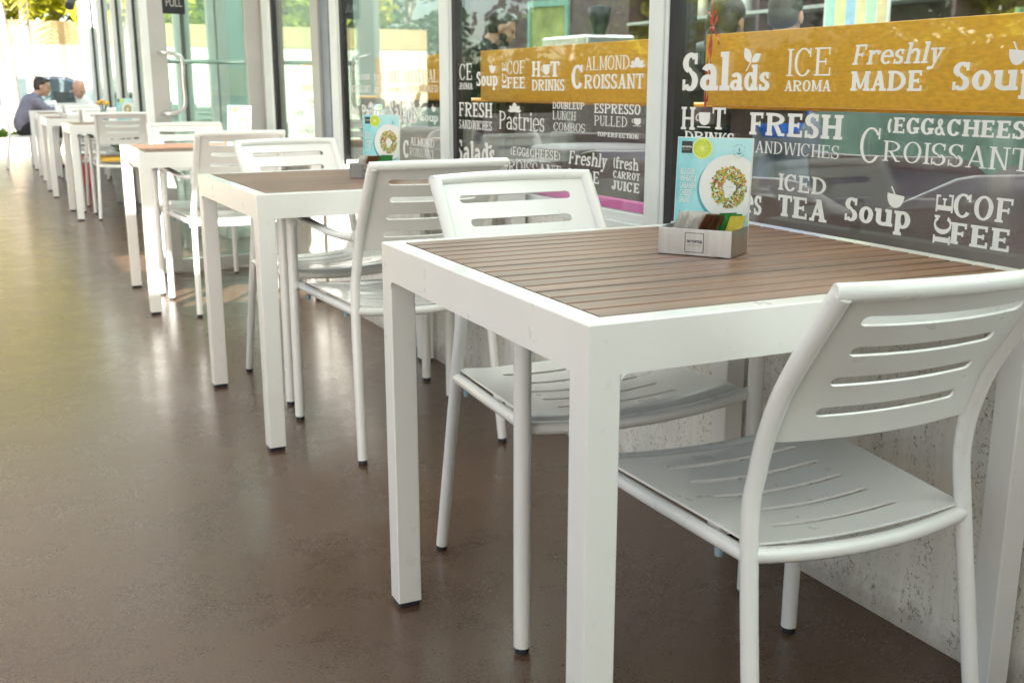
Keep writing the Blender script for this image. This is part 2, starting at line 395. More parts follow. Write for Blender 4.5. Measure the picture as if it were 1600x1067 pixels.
    if ch == 't':
        w = .30+W; r(s, .14, s+W, .92); r(0, X-T, w, X); q.extend(ringarc(s+.16+W/2, .15, .16+W/2, .16, 180, 330, W, T*1.1)); return q, w+.03
    if ch == 'u':
        g = .28; r(s, .2, s+W, X); r(0, X-T, s, X); x = s+W+g; r(x, 0, x+W, X); r(x-s, X-T, x, X); r(x+W, 0, x+W+s, T)
        q.extend(ringarc((s+x+W)/2, .22, (x+W-s)/2, .23, 180, 330, W, T*1.2)); return q, x+W+s
    if ch == 'y':
        w = .50+W; dg(w*.46-W/2, .02, s, X, W); dg(w*.22, -.28, w-s-T, X, T*1.1); q.extend(ringarc(w*.14, -.22, .12, .09, 0, 360, .11, .085)); r(0, X-T, W+2*s, X); r(w-2.6*s-T, X-T, w, X); return q, w
    if ch == 'f':
        w = .34+W; r(s, 0, s+W, .76); r(0, 0, W+2*s, T); r(0, X-T, w, X); q.extend(ringarc(s+.2+W*.3, .74, .2+W*.3, .27, 20, 180, W, T*1.2)); return q, w
    return q, .3
def icon(kind):
    if kind == 'leaf':
        L = []
        for (x0, y0, x1, y1, b) in ((.42, .35, .02, 1.0, .22), (.46, .38, 1.0, .72, .18)):
            d = Vector((x1-x0, y1-y0)); n = Vector((-d.y, d.x)).normalized()*b; pts = []
            for k in range(9): t = k/8; p = Vector((x0, y0))+d*t+n*math.sin(math.pi*t); pts.append((p.x, p.y))
            for k in range(8, -1, -1): t = k/8; p = Vector((x0, y0))+d*t-n*math.sin(math.pi*t); pts.append((p.x, p.y))
            L.append(pts)
        L.append([(.12, 0), (.20, .02), (.47, .40), (.40, .40)]); return L
    if kind == 'bowl':
        b = [(0, .72)]+[(.5+.5*math.cos(R(a)), .60+.60*math.sin(R(a))) for a in range(190, 351, 16)]+[(1, .62)]
        return [b, [(.16, 1.04), (.26, 1.06), (.50, .64), (.40, .66)]]
    if kind == 'cup':
        c = [(.22, .95), (.98, .95)]+[(.60+.38*math.cos(R(a)), .55+.40*math.sin(R(a))) for a in range(0, -181, -20)]
        return [c, [(.12, .0), (1.0, .0), (1.0, .07), (.12, .07)]]+ringarc(.20, .62, .20, .24, 90, 270, .07, .08)
    if kind == 'croissant':
        L = []
        for cx, cy, rx, ry, rot in ((.5, .52, .22, .46, 0), (.24, .34, .17, .36, 24), (.76, .34, .17, .36, -24), (.07, .14, .10, .2, 50), (.93, .14, .10, .2, -50)):
            L.append([(cx+rx*math.cos(R(a))*math.cos(R(rot))-ry*math.sin(R(a))*math.sin(R(rot)), cy+rx*math.cos(R(a))*math.sin(R(rot))+ry*math.sin(R(a))*math.cos(R(rot))) for a in range(0, 360, 24)])
        return L
STY = {'b': (.27, .13, 0), 'm': (.20, .105, 0), 'l': (.115, .055, 0), 'i': (.19, .10, .16)}
def layout(s, style):
    """polygons of a word in a 0..w by 0..1 box"""
    W, T, sl = STY[style]; out = []; x = 0
    for ch in s:
        q, a = glyph(ch, W, T)
        out += [(j, [(px+x+sl*py, py) for px, py in p]) for j, p in enumerate(q)]; x += a+.055
    return out, x-.055
def lettering(parent, s, style, y0, y1, z0, h, X=.8832):
    up = s[0] == '|'
    if s[0] == '@': polys = list(enumerate(icon(s[1:]))); w = 1.
    else: polys, w = layout(s.lstrip('|'), style)
    b = MB()
    for i, p in polys:
        off = X - .00005*i
        if up: vs = [(off, y0+(y1-y0)*(1-py), z0+h*px/w) for px, py in p]
        else: vs = [(off, y0+(y1-y0)*px/w, z0+h*py) for px, py in p]
        b.add(vs, [tuple(range(len(vs)))])
    return b.build('symbol' if s[0] == '@' else 'lettering', M['vinyl'], parent)
TEXTS=[(0, 'Sal', 'b', 1.062, 0.8811, 1.0173, 0.0853),
(0, 'ads', 'b', 0.8792, 0.7421, 1.0178, 0.0548),
(0, '@leaf', 'b', 0.8341, 0.7781, 1.0585, 0.0507),
(0, 'ICE', 'l', 0.6924, 0.558, 1.0471, 0.0548),
(0, 'AROMA', 'm', 0.6957, 0.5587, 1.0165, 0.0221),
(0, 'Freshly', 'i', 0.5052, 0.2878, 1.0664, 0.0375),
(0, 'MADE', 'b', 0.5052, 0.3252, 1.0178, 0.0366),
(0, 'Soup', 'b', 0.2608, 0.0809, 1.0197, 0.0465),
(0, '@bowl', 'b', 0.1514, 0.1176, 1.0596, 0.0358),
(0, 'H', 'm', 1.0615, 1.0054, 0.9262, 0.053),
(0, '@cup', 'b', 1.0031, 0.9467, 0.9327, 0.0367),
(0, 'T', 'm', 0.9389, 0.8898, 0.9303, 0.0493),
(0, 'DRINKS', 'm', 1.0447, 0.8537, 0.899, 0.024),
(0, 'FRESH', 'b', 0.8034, 0.5177, 0.9235, 0.0478),
(0, 'SANDWICHES', 'l', 0.8046, 0.5216, 0.8856, 0.0255),
(0, '(EGG&CHEESE)', 'b', 0.4015, 0.0577, 0.9418, 0.0286),
(0, 'C', 'l', 0.4676, 0.4111, 0.884, 0.0653),
(0, 'ROISSANT', 'l', 0.4076, 0.0877, 0.8896, 0.0376),
(0, 'Pastries', 'm', 1.0151, 0.7461, 0.7503, 0.0598),
(0, 'ICED', 'm', 0.6974, 0.5503, 0.8111, 0.0347),
(0, 'TEA', 'b', 0.695, 0.5449, 0.7562, 0.0449),
(0, 'Soup', 'b', 0.4953, 0.3256, 0.7681, 0.0451),
(0, '@bowl', 'b', 0.3882, 0.3463, 0.804, 0.0379),
(0, '|ICE', 'm', 0.2719, 0.2336, 0.751, 0.0919),
(0, 'COF', 'm', 0.2326, 0.1062, 0.8028, 0.0408),
(0, 'FEE', 'b', 0.2354, 0.1076, 0.7549, 0.0377),
(1, 'ICE', 'l', 2.406, 2.2759, 1.0497, 0.0536),
(1, 'AROMA', 'm', 2.4069, 2.2765, 1.0179, 0.0223),
(1, 'Soup', 'b', 2.2409, 2.0788, 1.0296, 0.0452),
(1, '@bowl', 'b', 2.1426, 2.0963, 1.0691, 0.0358),
(1, '|ICE', 'm', 2.0467, 2.0152, 1.0203, 0.0848),
(1, 'COF', 'l', 2.0109, 1.8849, 1.0655, 0.0395),
(1, 'FEE', 'm', 2.0109, 1.8846, 1.0216, 0.0342),
(1, 'H', 'b', 1.8416, 1.7867, 1.0554, 0.0453),
(1, '@cup', 'b', 1.7817, 1.7286, 1.0549, 0.0372),
(1, 'T', 'b', 1.7249, 1.6711, 1.0545, 0.0439),
(1, 'DRINKS', 'm', 1.8411, 1.6362, 1.015, 0.0322),
(1, 'ALMOND', 'l', 1.5205, 1.2959, 1.0701, 0.036),
(1, '@croissant', 'b', 1.2914, 1.2317, 1.073, 0.0272),
(1, 'C', 'b', 1.5986, 1.5297, 1.021, 0.0643),
(1, 'ROISSANT', 'm', 1.5264, 1.2316, 1.0212, 0.0374),
(1, 'FRESH', 'm', 2.3922, 2.1211, 0.9269, 0.0475),
(1, 'SANDWICHES', 'm', 2.3933, 2.1214, 0.8852, 0.0294),
(1, 'Pastries', 'l', 2.0691, 1.7566, 0.894, 0.0568),
(1, '@croissant', 'b', 1.9967, 1.9203, 0.9475, 0.0308),
(1, 'DOUBLEUP', 'm', 1.7085, 1.5223, 0.9637, 0.0193),
(1, 'LUNCH', 'l', 1.7078, 1.5712, 0.9328, 0.0246),
(1, 'COMBOS', 'l', 1.7011, 1.517, 0.9018, 0.0229),
(1, 'ESPRESSO', 'm', 1.4704, 1.2391, 0.9561, 0.0255),
(1, 'PULLED', 'l', 1.4691, 1.3012, 0.9228, 0.0267),
(1, '@cup', 'b', 1.2794, 1.2375, 0.9268, 0.0211),
(1, 'TOPERFECTION', 'm', 1.4522, 1.2452, 0.8945, 0.0117),
(1, 'Salads', 'b', 2.4138, 2.0994, 0.7738, 0.071),
(1, '@leaf', 'b', 2.1807, 2.1219, 0.8142, 0.0328),
(1, '(EGG&CHEESE)', 'm', 1.9851, 1.6571, 0.8149, 0.0269),
(1, 'CROISSANT', 'l', 2.0503, 1.656, 0.7597, 0.0397),
(1, 'Freshly', 'i', 1.6097, 1.3993, 0.8102, 0.0379),
(1, 'MADE', 'm', 1.6084, 1.4349, 0.7644, 0.033),
(1, '(fresh', 'm', 1.3645, 1.2427, 0.8132, 0.0315),
(1, 'CARROT', 'b', 1.3654, 1.2349, 0.788, 0.019),
(1, 'JUICE', 'b', 1.3711, 1.2332, 0.7561, 0.025),
(2, 'CHEESE', 'm', 3.4621, 3.3259, 1.0575, 0.0224),
(2, 'CROISSANT', 'm', 3.5636, 3.3259, 1.0029, 0.03),
(2, 'fresh', 'm', 3.273, 3.1719, 1.0575, 0.0257),
(2, 'CARROT', 'm', 3.2751, 3.1738, 1.0335, 0.0191),
(2, 'JUICE', 'b', 3.278, 3.1765, 1.0002, 0.0269),
(2, 'ICE', 'l', 3.0978, 2.9821, 1.0441, 0.0447),
(2, 'AROMA', 'm', 3.1006, 2.9775, 1.0071, 0.0175),
(2, 'OATMEAL', 'l', 2.9194, 2.5782, 1.043, 0.0455),
(2, 'SLOWCOOKED', 'l', 2.908, 2.5796, 1.0068, 0.0255),
(2, 'Soup', 'b', 3.6009, 3.4858, 0.9066, 0.0472),
(2, 'Pastries', 'b', 3.4447, 3.1343, 0.8938, 0.0584),
(2, '@croissant', 'b', 3.3562, 3.2912, 0.9404, 0.0265),
(2, 'Salads', 'b', 3.0947, 2.787, 0.8905, 0.0807),
(2, '@leaf', 'b', 2.8576, 2.8175, 0.9389, 0.0311),
(2, 'Soup', 'm', 2.7479, 2.5837, 0.9006, 0.0306),
(2, '@bowl', 'b', 2.6454, 2.6028, 0.936, 0.0275),
(2, 'FRESH', 'l', 3.2018, 3.0062, 0.7865, 0.0288),
(2, 'SANDWICHES', 'l', 3.2036, 3.0077, 0.7648, 0.0168),
(2, 'ALMOND', 'm', 2.8685, 2.6201, 0.8047, 0.0308),
(2, 'C', 'b', 2.9475, 2.8819, 0.7536, 0.0673),
(2, 'ROISSANT', 'l', 2.8791, 2.6279, 0.7637, 0.032),
(3, 'CROISSANT', 'm', 4.4354, 4.1854, 1.0089, 0.0289),
(3, 'ESPRESSO', 'm', 4.315, 4.1945, 0.9478, 0.0167),
(3, 'PULLED', 'm', 4.3192, 4.1984, 0.9218, 0.0144),
(3, 'Pastries', 'b', 4.5882, 4.3747, 0.8812, 0.0376),
(3, '(EGG&CHEESE)', 'b', 4.4233, 4.2112, 0.8104, 0.0295),
(3, 'CROISSANT', 'b', 4.5159, 4.2138, 0.7561, 0.0542)]

# ------------------------------------------------------------------ the cafe building
BL = thing('cafe_building', 'glazed cafe front with aluminium window frames over a low pitted concrete wall', 'building')
MB().box(WX, -8, 0, WX+.2, 5.12, .655).build('low_wall', M['concrete'], BL)
MB().box(WX, 6.40, 0, WX+.2, 15.3, .655).build('low_wall', M['concrete'], BL)
for a, b in ((-8, 5.12), (6.4, 15.3)):
    bevel(MB().box(WX-.004, a, .655, WX+.22, b, .678).build('sill', M['frame'], BL), .003)
# outer shell of the room: back wall, end walls, ceiling with added fill panels
MB().box(8.3, -8, .004, 8.5, 15.3, 3.3).box(WX+.2, -8.2, .004, 8.3, -8, 3.3).box(WX+.25, 15.3, .004, 8.3, 15.5, 3.3).build('back_wall', M['plaster'], BL)
MB().box(1.1, -8, 3.1, 1.4, 15.3, 3.3).box(4.2, -8, 3.1, 4.5, 15.3, 3.3).box(7.6, -8, 3.1, 8.3, 15.3, 3.3).build('ceiling', M['ceil'], BL)
msk, nts, bs = new_mat('fill_panel_diffuser'); bs.inputs['Base Color'].default_value = (.9, .95, .92, 1)
tls = nts.nodes.new('ShaderNodeBsdfTranslucent'); tls.inputs[0].default_value = (.92, .97, .94, 1)
nts.links.new(tls.outputs[0], nts.nodes['Material Output'].inputs[0])
MB().box(1.4, -8, 3.2, 4.2, 15.3, 3.21).box(4.5, -8, 3.2, 7.6, 15.3, 3.21).build('fill_panel', msk, BL)  # translucent panels added overhead to brighten the room inside
MB().box(WX, -8, 2.75, 1.1, 15.3, 3.3).build('header', M['frame'], BL)
# walkway canopy and posts, unseen, added for shade; openings cut for sun patches
cx0, cx1, gx0, gx1 = -3.9, WX, -3.02, -1.35
sun_gaps = [(.0, .46), (1.12, 1.78)]
b = MB(); y = -8
def flat(x0, y0, x1, y1): b.add([(x0, y0, 3.2), (x1, y0, 3.2), (x1, y1, 3.2), (x0, y1, 3.2)], [(0, 1, 2, 3)])
for g0, g1 in sun_gaps: flat(cx0, y, cx1, g0); flat(cx0, g0, gx0, g1); flat(gx1, g0, cx1, g1); y = g1
flat(cx0, y, cx1, 12.4)
cy = b.build('shade_canopy', M['fill_sheet'], BL)
b = MB()
for x in (cx0, gx0-.05, gx1, cx1-.08): b.box(x, -8, 3.10, x+.05, 12.4, 3.18)
b.build('rafters', M['frame'], cy)
MB().box(cx0, -3.7, 0, WX-.001, -3.5, 3.09).build('blocker_wall', mat('blocker_grey', (.24, .235, .22), .8), BL)  # unseen wall added behind the camera to darken the near faces
for y in (-5.5, -2.2, 2.9, 7.85): bevel(MB().box(-3.85, y, 0, -3.69, y+.16, 3.099).build('column', M['frame'], BL), .006)
mull = [(-.21, -.11, 0), (1.107, 1.192, 1), (2.42, 2.53, 1), (3.69, 3.83, 1), (4.91, 5.10, 1)]
mull += [(6.40+1.3*i, 6.50+1.3*i, 1) for i in range(7)]+[(15.20, 15.30, 0)]
wins = [(-1.42, -.21), (-.11, 1.08), (1.192, 2.375), (2.53, 3.66), (4.09, 4.88)]+[(6.50+1.3*i, 7.67+1.3*i) for i in range(6)]+[(14.30, 15.20)]
for a, b_, g in mull:
    m = bevel(MB().box(.868, a, .678, .935, b_, 2.75).box(.861 if a < 6 else .825, a+.012, .678, .868, b_-.03, 2.75).build('mullion', M['frame'], BL), .0025)
    if g: MB().box(.872, a-.030, .678, .93, a, 2.75).build('gasket', M['gasket'], m)
bevel(MB().box(.862, 3.83, .678, .93, 3.95, 2.75).build('mullion', mat('slate_blue_aluminium', (.20, .23, .28), .4), BL), .0025)
bevel(MB().box(.850, 3.955, .678, .93, 4.075, 2.75).build('mullion', M['jamb'], BL), .0025)
wi = {}
for i, (a, b_) in enumerate(wins):
    wn = bevel(MB().box(.874, a, .678, .925, b_, .702).build('window', M['frame'], BL), .002)
    wi[i] = wn
    MB().box(.885, a, .702, .891, b_, 2.75).build('pane', M['glass'], wn)
for (k, s, st_, y0, y1, z0, h) in TEXTS:
    o = lettering(wi[k+1], s, st_, y0, y1, z0, h)
MB().box(.897, 1.20, .703, .925, 2.37, .727).build('ledge', M['pink'], wi[2])
# the open door: a narrow leaf swung out over the terrace
D0, D1 = Vector((.862, 5.150)), Vector((.245, 5.095)); dl = (D1-D0).length
dr = bpy.data.objects.new('door', None); col.objects.link(dr); dr.parent = BL
dr.location = (D0.x, D0.y, 0); dr.rotation_euler = (0, 0, math.atan2(D1.y-D0.y, D1.x-D0.x))
b = MB(); b.box(0, -.022, .01, .085, .022, 2.5).box(dl-.095, -.022, .01, dl, .022, 2.5).box(.085, -.022, .01, dl-.095, .022, .075).box(.085, -.022, 2.42, dl-.095, .022, 2.5)
bevel(b.build('door_frame', M['jamb'], dr), .003)
MB().box(dl-.002, -.025, .01, dl+.03, .025, 2.5).build('edge_strip', M['frame'], dr)
MB().box(.085, -.005, .075, dl-.095, .005, 2.42).build('pane', M['door_glass'], dr)
b = MB(); hx = dl-.05
b.tube(spline([(hx, .02, 1.21), (hx, .075, 1.21), (hx-.06, .095, 1.20), (hx-.10, .095, 1.17), (hx-.10, .095, 1.05), (hx-.10, .095, .93), (hx-.06, .095, .895), (hx, .075, .885), (hx, .02, .885)], 5), .0125, 10)
b.build('handle', M['steel'], dr)
MB().tube([(.05, -.03, 1.165), (.06, -.07, 1.165), (dl-.12, -.07, 1.165), (dl-.11, -.03, 1.165)], .012, 10).build('push_bar', M['steel'], dr)
b = MB(); b.box(hx-.012, .022, .80, hx+.012, .026, .824); b.tube([(hx, .026, .812), (hx, .034, .812)], .010, 12); b.build('lock', M['steel'], dr)
sg = MB().box(dl-.205, .007, 1.412, dl-.085, .024, 1.53).build('door_sign', M['jet'], dr)
DOOR_SIGN = sg, dl
MB().box(.872, 5.13, 0, .93, 5.19, 2.75).box(.872, 6.33, 0, .93, 6.395, 2.75).build('door_jamb', M['jamb'], BL)
# black spotlight on a bracket far down the front
b = MB(); b.tube([(.86, 14.6, 2.10), (.74, 14.6, 2.16), (.70, 14.58, 2.14)], .012, 8)
sp = b.build('bracket', M['jet'], BL); b = MB(); b.tube([(.72, 14.66, 2.17), (.66, 14.50, 2.06)], [.045, .06], 14); b.build('spotlight', M['jet'], sp)

# ------------------------------------------------------------------ tables
TW, TL, TH, TT = .832, .803, .74, .0487
def chamfer_sq(x0, y0, x1, y1, c=.002): return [(x0+c, y0), (x1-c, y0), (x1, y0+c), (x1, y1-c), (x1-c, y1), (x0+c, y1), (x0, y1-c), (x0, y0+c)]
def make_table(label):
    t = thing('table', label, 'table', group='white tables along the cafe front')
    o, zb, c = .035, TH-.068, .002
    outer = chamfer_sq(0, 0, TW, TL, c); outer2 = chamfer_sq(c, c, TW-c, TL-c, c); inner = [(o, o), (TW-o, o), (TW-o, TL-o), (o, TL-o)]
    b = MB(); n = 8
    v = [(x, y, zb) for x, y in outer]+[(x, y, TH-c) for x, y in outer]+[(x, y, TH) for x, y in outer2]
    f = [(i, (i+1) % n, n+(i+1) % n, n+i) for i in range(n)]+[(n+i, n+(i+1) % n, 2*n+(i+1) % n, 2*n+i) for i in range(n)]
    b.add(v, f)
    idx = [(0, 0, 1, 0), (1, 1, 2, 0), (3, 2, 3, 0), (5, 3, 0, 0)]
    iv = [(x, y, TH) for x, y in inner]+[(x, y, zb) for x, y in inner]
    top = [(x, y, TH) for x, y in outer2]; bot = [(x, y, zb) for x, y in outer]
    b.add(top+iv[:4], [(0, 1, 9, 8), (1, 2, 9), (2, 3, 10, 9), (3, 4, 10), (4, 5, 11, 10), (5, 6, 11), (6, 7, 8, 11), (7, 0, 8)])
    b.add(bot+iv[4:], [(1, 0, 8, 9), (2, 1, 9), (3, 2, 9, 10), (4, 3, 10), (5, 4, 10, 11), (6, 5, 11), (7, 6, 11, 8), (0, 7, 8)])
    b.add(iv, [(0, 1, 5, 4), (1, 2, 6, 5), (2, 3, 7, 6), (3, 0, 4, 7)])
    b.build('table_frame', M['paint'], t)
    b = MB(); b.cur = 1; b.box(o, o, TH-.026, TW-o, TL-o, TH-.016); b.cur = 0
    n = 16; pit = (TL-2*o)/n
    for i in range(n):
        y0 = o+pit*i+(.003 if i else .0005); y1 = o+pit*(i+1)-(.003 if i < n-1 else .0005); e = .0012
        x0, x1, zt = o+.0015, TW-o-.0015, TH+.001
        b.add([(x0, y0, TH-.0155), (x1, y0, TH-.0155), (x1, y1, TH-.0155), (x0, y1, TH-.0155), (x0, y0, zt-e), (x1, y0, zt-e), (x1, y1, zt-e), (x0, y1, zt-e), (x0, y0+e, zt), (x1, y0+e, zt), (x1, y1-e, zt), (x0, y1-e, zt)],
              [(3, 2, 1, 0), (0, 1, 5, 4), (1, 2, 6, 5), (2, 3, 7, 6), (3, 0, 4, 7), (4, 5, 9, 8), (6, 7, 11, 10), (8, 9, 10, 11), (5, 6, 10, 9), (7, 4, 8, 11)])
    b.build('tabletop', [M['slat'], M['gap']], t)
    for i, j in ((0, 0), (1, 0), (1, 1), (0, 1)):
        x0 = 0 if not i else TW-TT; y0 = 0 if not j else TL-TT
        b = MB(); b.prism(chamfer_sq(x0, y0, x0+TT, y0+TT), .012, zb)
        # little rounded gussets where the leg meets the rail
        r = .013; sx = 1 if not i else -1; sy = 1 if not j else -1
        ix = x0+TT if not i else x0; iy = y0+TT if not j else y0
        prof = [(0, 0)]+[(r-r*math.cos(R(a)), -(r-r*math.sin(R(a)))) for a in range(90, -1, -15)][::-1]
        prof = [(0, 0), (r, 0)]+[(r-r*math.sin(R(a)), -r+r*math.cos(R(a))) for a in range(15, 91, 15)]
        ya, yb = (y0, y0+o) if not j else (y0+TT-o, y0+TT)
        k = len(prof); b.add([(ix+sx*p, ya, zb+q) for p, q in prof]+[(ix+sx*p, yb, zb+q) for p, q in prof], [tuple(range(k)), tuple(range(k, 2*k))]+[(m_, (m_+1) % k, k+(m_+1) % k, k+m_) for m_ in range(k)])
        xa, xb = (x0, x0+o) if not i else (x0+TT-o, x0+TT)
        b.add([(xa, iy+sy*p, zb+q) for p, q in prof]+[(xb, iy+sy*p, zb+q) for p, q in prof], [tuple(range(k)), tuple(range(k, 2*k))]+[(m_, (m_+1) % k, k+(m_+1) % k, k+m_) for m_ in range(k)])
        lg = b.build('leg', M['paint'], t)
        MB().prism(chamfer_sq(x0+.003, y0+.003, x0+TT-.003, y0+TT-.003, .003), 0, .012).build('foot_pad', M['rubber'], lg)
    return t
TABLES = [((0, 0), -1.34, 'nearest white table with brown slatted top, large in front, carrying the steel caddy'),
          ((.0209, 1.813), .5, 'second white slatted table from the front, armchair tucked in on its near side'),
          ((.0019, 3.946), -1.1, 'third white slatted table from the front, sunlit, beside the open glass door'),
          ((.0255, 7.92), 0, 'fourth white table from the front, set with a blue card and yellow flowers'),
          ((-.02, 9.95), .4, 'fifth white table from the front, far down the row with a folded white cloth'),
          ((.01, 11.95), -.4, 'sixth white table from the front, behind the one with a folded white cloth'),
          ((.02, 13.9), 0, 'farthest white table, where the man in the grey shirt rests his arms')]
tabs = []
for i, ((x, y), a, lab) in enumerate(TABLES):
    if i == 0: t = make_table(lab)
    else: t = dup(tabs[0], (0, 0, 0), 0, lab)
    t.location = (x, y, 0); t.rotation_euler = (0, 0, R(a)); tabs.append(t)

# ------------------------------------------------------------------ chairs (local: +y is the way the sitter faces)
def post(s): return [(s*.2175, 0, 0), (s*.2025, .065, .43), (s*.1925, .068, .55), (s*.1885, .040, .65), (s*.188, -.006, .73), (s*.188, -.072, .826)]
def post_at(z):
    P = spline(post(1), 8)
    for a, b in zip(P, P[1:]):
        if a.z <= z <= b.z: t = (z-a.z)/(b.z-a.z+1e-9); return a.lerp(b, t)
    return P[-1]
def slotted(rows, slots, us, surf, name, mtl, par, NU=28):
    """sheet over u in -1..1 with rounded slots; rows = sorted v values, slots = [(v0, v1, half_length)]"""
    bm = bmesh.new(); cache = {}
    def V(u, v):
        k = (round(u, 5), round(v, 5))
        if k not in cache: cache[k] = bm.verts.new(surf(u, v))
        return cache[k]
    base = [-1+2*i/NU for i in range(NU+1)]
    def uline(v):
        for v0, v1, hl in slots:
            if v0-1e-9 <= v <= v1+1e-9:
                h = (v1-v0)/2; vc = (v0+v1)/2; rr = us(h)
                e = rr*(1-math.sqrt(max(0, 1-((v-vc)/h)**2)))
                iR = min(range(len(base)), key=lambda i: abs(base[i]-(hl-rr)))
                f0 = base[iR]; f1 = base[iR]+rr-e
                out = []
                for u in base:
                    if u > f0+1e-9: out.append(f1+(u-f0)*(1-f1)/(1-f0))
                    elif u < -f0-1e-9: out.append(-f1-(-u-f0)*(1-f1)/(1-f0))
                    elif abs(abs(u)-f0) < 1e-9: out.append(math.copysign(f1, u))
                    else: out.append(u)
                return out, iR
        return base, None
    vs = []
    for a, b in zip(rows, rows[1:]): vs.append(a)
    vs.append(rows[-1])
    for a, b in zip(vs, vs[1:]):
        ua, _ = uline(a); ub, _ = uline(b); mid = (a+b)/2; iR = None
        for v0, v1, hl in slots:
            if v0 < mid < v1: _, iR = uline(mid)
        for i in range(NU):
            if iR is not None and NU-iR <= i < iR: continue
            try:
                f = bm.faces.new((V(ua[i], a), V(ua[i+1], a), V(ub[i+1], b), V(ub[i], b))); f.smooth = True
            except ValueError: pass
    bmesh.ops.remove_doubles(bm, verts=bm.verts, dist=1e-6)
    bmesh.ops.recalc_face_normals(bm, faces=bm.faces)
    me = bpy.data.meshes.new(name); bm.to_mesh(me); bm.free(); me.materials.append(mtl)
    o = bpy.data.objects.new(name, me); col.objects.link(o); o.parent = par
    sm = o.modifiers.new('thick', 'SOLIDIFY'); sm.thickness = .004; sm.offset = 0
    bake(o); o.data.set_sharp_from_angle(angle=R(35)); return o
def rows_for(slots, lo, hi, coarse):
    vs = [lo+(hi-lo)*i/coarse for i in range(coarse+1)]
    for v0, v1, _ in slots:
        vs = [v for v in vs if not (v0-.004 < v < v1+.004)]
        vs += [v0+(v1-v0)*k/8 for k in range(9)]
    return sorted(vs)
def make_chair(label, arms):
    t = thing('armchair' if arms else 'side_chair', label, 'chair', group='white metal chairs along the cafe front')
    P = M['paint']
    # slotted backrest
    zb, zt = .592, .822; H = zt-zb
    sl = [(zb+H*f-.0078, zb+H*f+.0078, h) for f, h in ((.20, .70), (.42, .71), (.635, .72), (.845, .73))]
    def bsurf(u, z):
        p = post_at(z); w = p.x-.004; return (u*w, p.y-.028*(1-u*u)*min(1, .55+.45*(z-zb)/H), z-.004*(1-u*u))
    slotted(rows_for(sl, zb, zt, 14), sl, lambda h: h/.188, bsurf, 'backrest', P, t)
    # slotted dished seat
    ss = [(.12+.067*i, .12+.067*i+.0125, .60) for i in range(5)]
    def ssurf(u, y):
        f = (y-.07)/.40; w = .198+(.236-.198)*f
        z = .438-.020*(1-u*u)*(.55+.6*math.sin(math.pi*min(1, f*.9+.05)))+.008*f
        if y > .44: z -= (y-.44)**2*14
        return (u*w, y, z)
    slotted(rows_for(ss, .066, .478, 22), ss, lambda h: h/.21, ssurf, 'seat', P, t)
    # back frame: posts above the seat and the top rail
    b = MB()
    for s in (-1, 1):
        pts = spline(post(s), 8); N = len(pts); b.tube(pts, .0135, 14, True, [(1, 1+.3*max(0, (i-12)/N)) for i in range(N)], up=(0, 1, 0), rng=(8, N-1))
    tp = post_at(.826); n = 14
    b.tube([(tp.x*u, tp.y-.030*(1-u*u), .8265+.0025*(1-u*u)) for u in [-1.045+2.09*i/n for i in range(n+1)]], .0128, 14, True, up=(0, -.3, 1))
    b.build('back_frame', P, t)
    # seat frame
    b = MB(); q = post_at(.425)
    b.tube([(q.x*u, q.y-.018*(1-u*u), .423-.010*(1-u*u)) for u in [-1+2*i/12 for i in range(13)]], .0125, 12)
    fx = .26 if arms else .222
    b.tube([(fx*u, .472+.012*(1-u*u), .433-.016*(1-u*u)) for u in [-1+2*i/12 for i in range(13)]], .0125, 12)
    for s in (-1, 1): b.tube([(s*.203, .07, .420), (s*.222, .27, .424), (s*.240, .468, .430)], .0118, 12)
    b.build('seat_frame', P, t)
    for s in (-1, 1):
        for y in (.13, .42):
            f = (y-.07)/.4; b = MB(); b.tube([(s*(.203+.036*f), y, .412), (s*(.203+.036*f), y, .396)], [.008, .0065], 10); b.build('bumper', M['clear'], t)
    for s in (-1, 1):
        pts = spline(post(s), 8); d = (pts[1]-pts[0]).normalized(); pts[0] = pts[0]+d*.012; N = len(pts)
        lg = MB().tube(pts, .0135, 14, True, [(1, 1+.3*max(0, (i-12)/N)) for i in range(N)], up=(0, 1, 0), rng=(0, 8)).build('leg', P, t)
        MB().tube([(s*.2175, 0, 0), pts[0]], .0125, 12).build('foot_cap', M['rubber'], lg)
        top = .60 if arms else .436
        lg = MB().tube([(s*fx, .486, .012), (s*fx, .486, .2), (s*fx, .486, top)], .0160, 14).build('leg', P, t)
        MB().tube([(s*fx, .486, 0), (s*fx, .486, .0115)], .0132, 12).build('foot_cap', M['rubber'], lg)
        if arms:
            pts = spline([(s*.26, .486, .598), (s*.259, .482, .626), (s*.256, .463, .644), (s*.251, .425, .6475), (s*.240, .33, .640), (s*.226, .20, .628), (s*.212, .11, .627), (s*.196, .055, .632)], 5)
            N = len(pts); fl = []
            for i, p in enumerate(pts):
                k = min(1, max(0, (i-2)/7)); k2 = min(1, max(0, (N-1-i)/8)); k = min(k, k2+.15)
                fl.append((1+.40*k, 1-.36*k))
            MB().tube(pts, .0160, 14, True, fl, up=(0, 1, 0)).build('armrest', P, t)
    return t
side = make_chair('white side chair without arms, seen from behind at the nearest table', False)
side.location = (.425, -.115, 0); side.rotation_euler = (0, 0, R(-3.2)); side.scale = (.955, .955, .955)
arm0 = make_chair('white armchair on the far side of the nearest table, facing us', True)
arm0.location = (.425, .985, 0); arm0.rotation_euler = (0, 0, R(180))
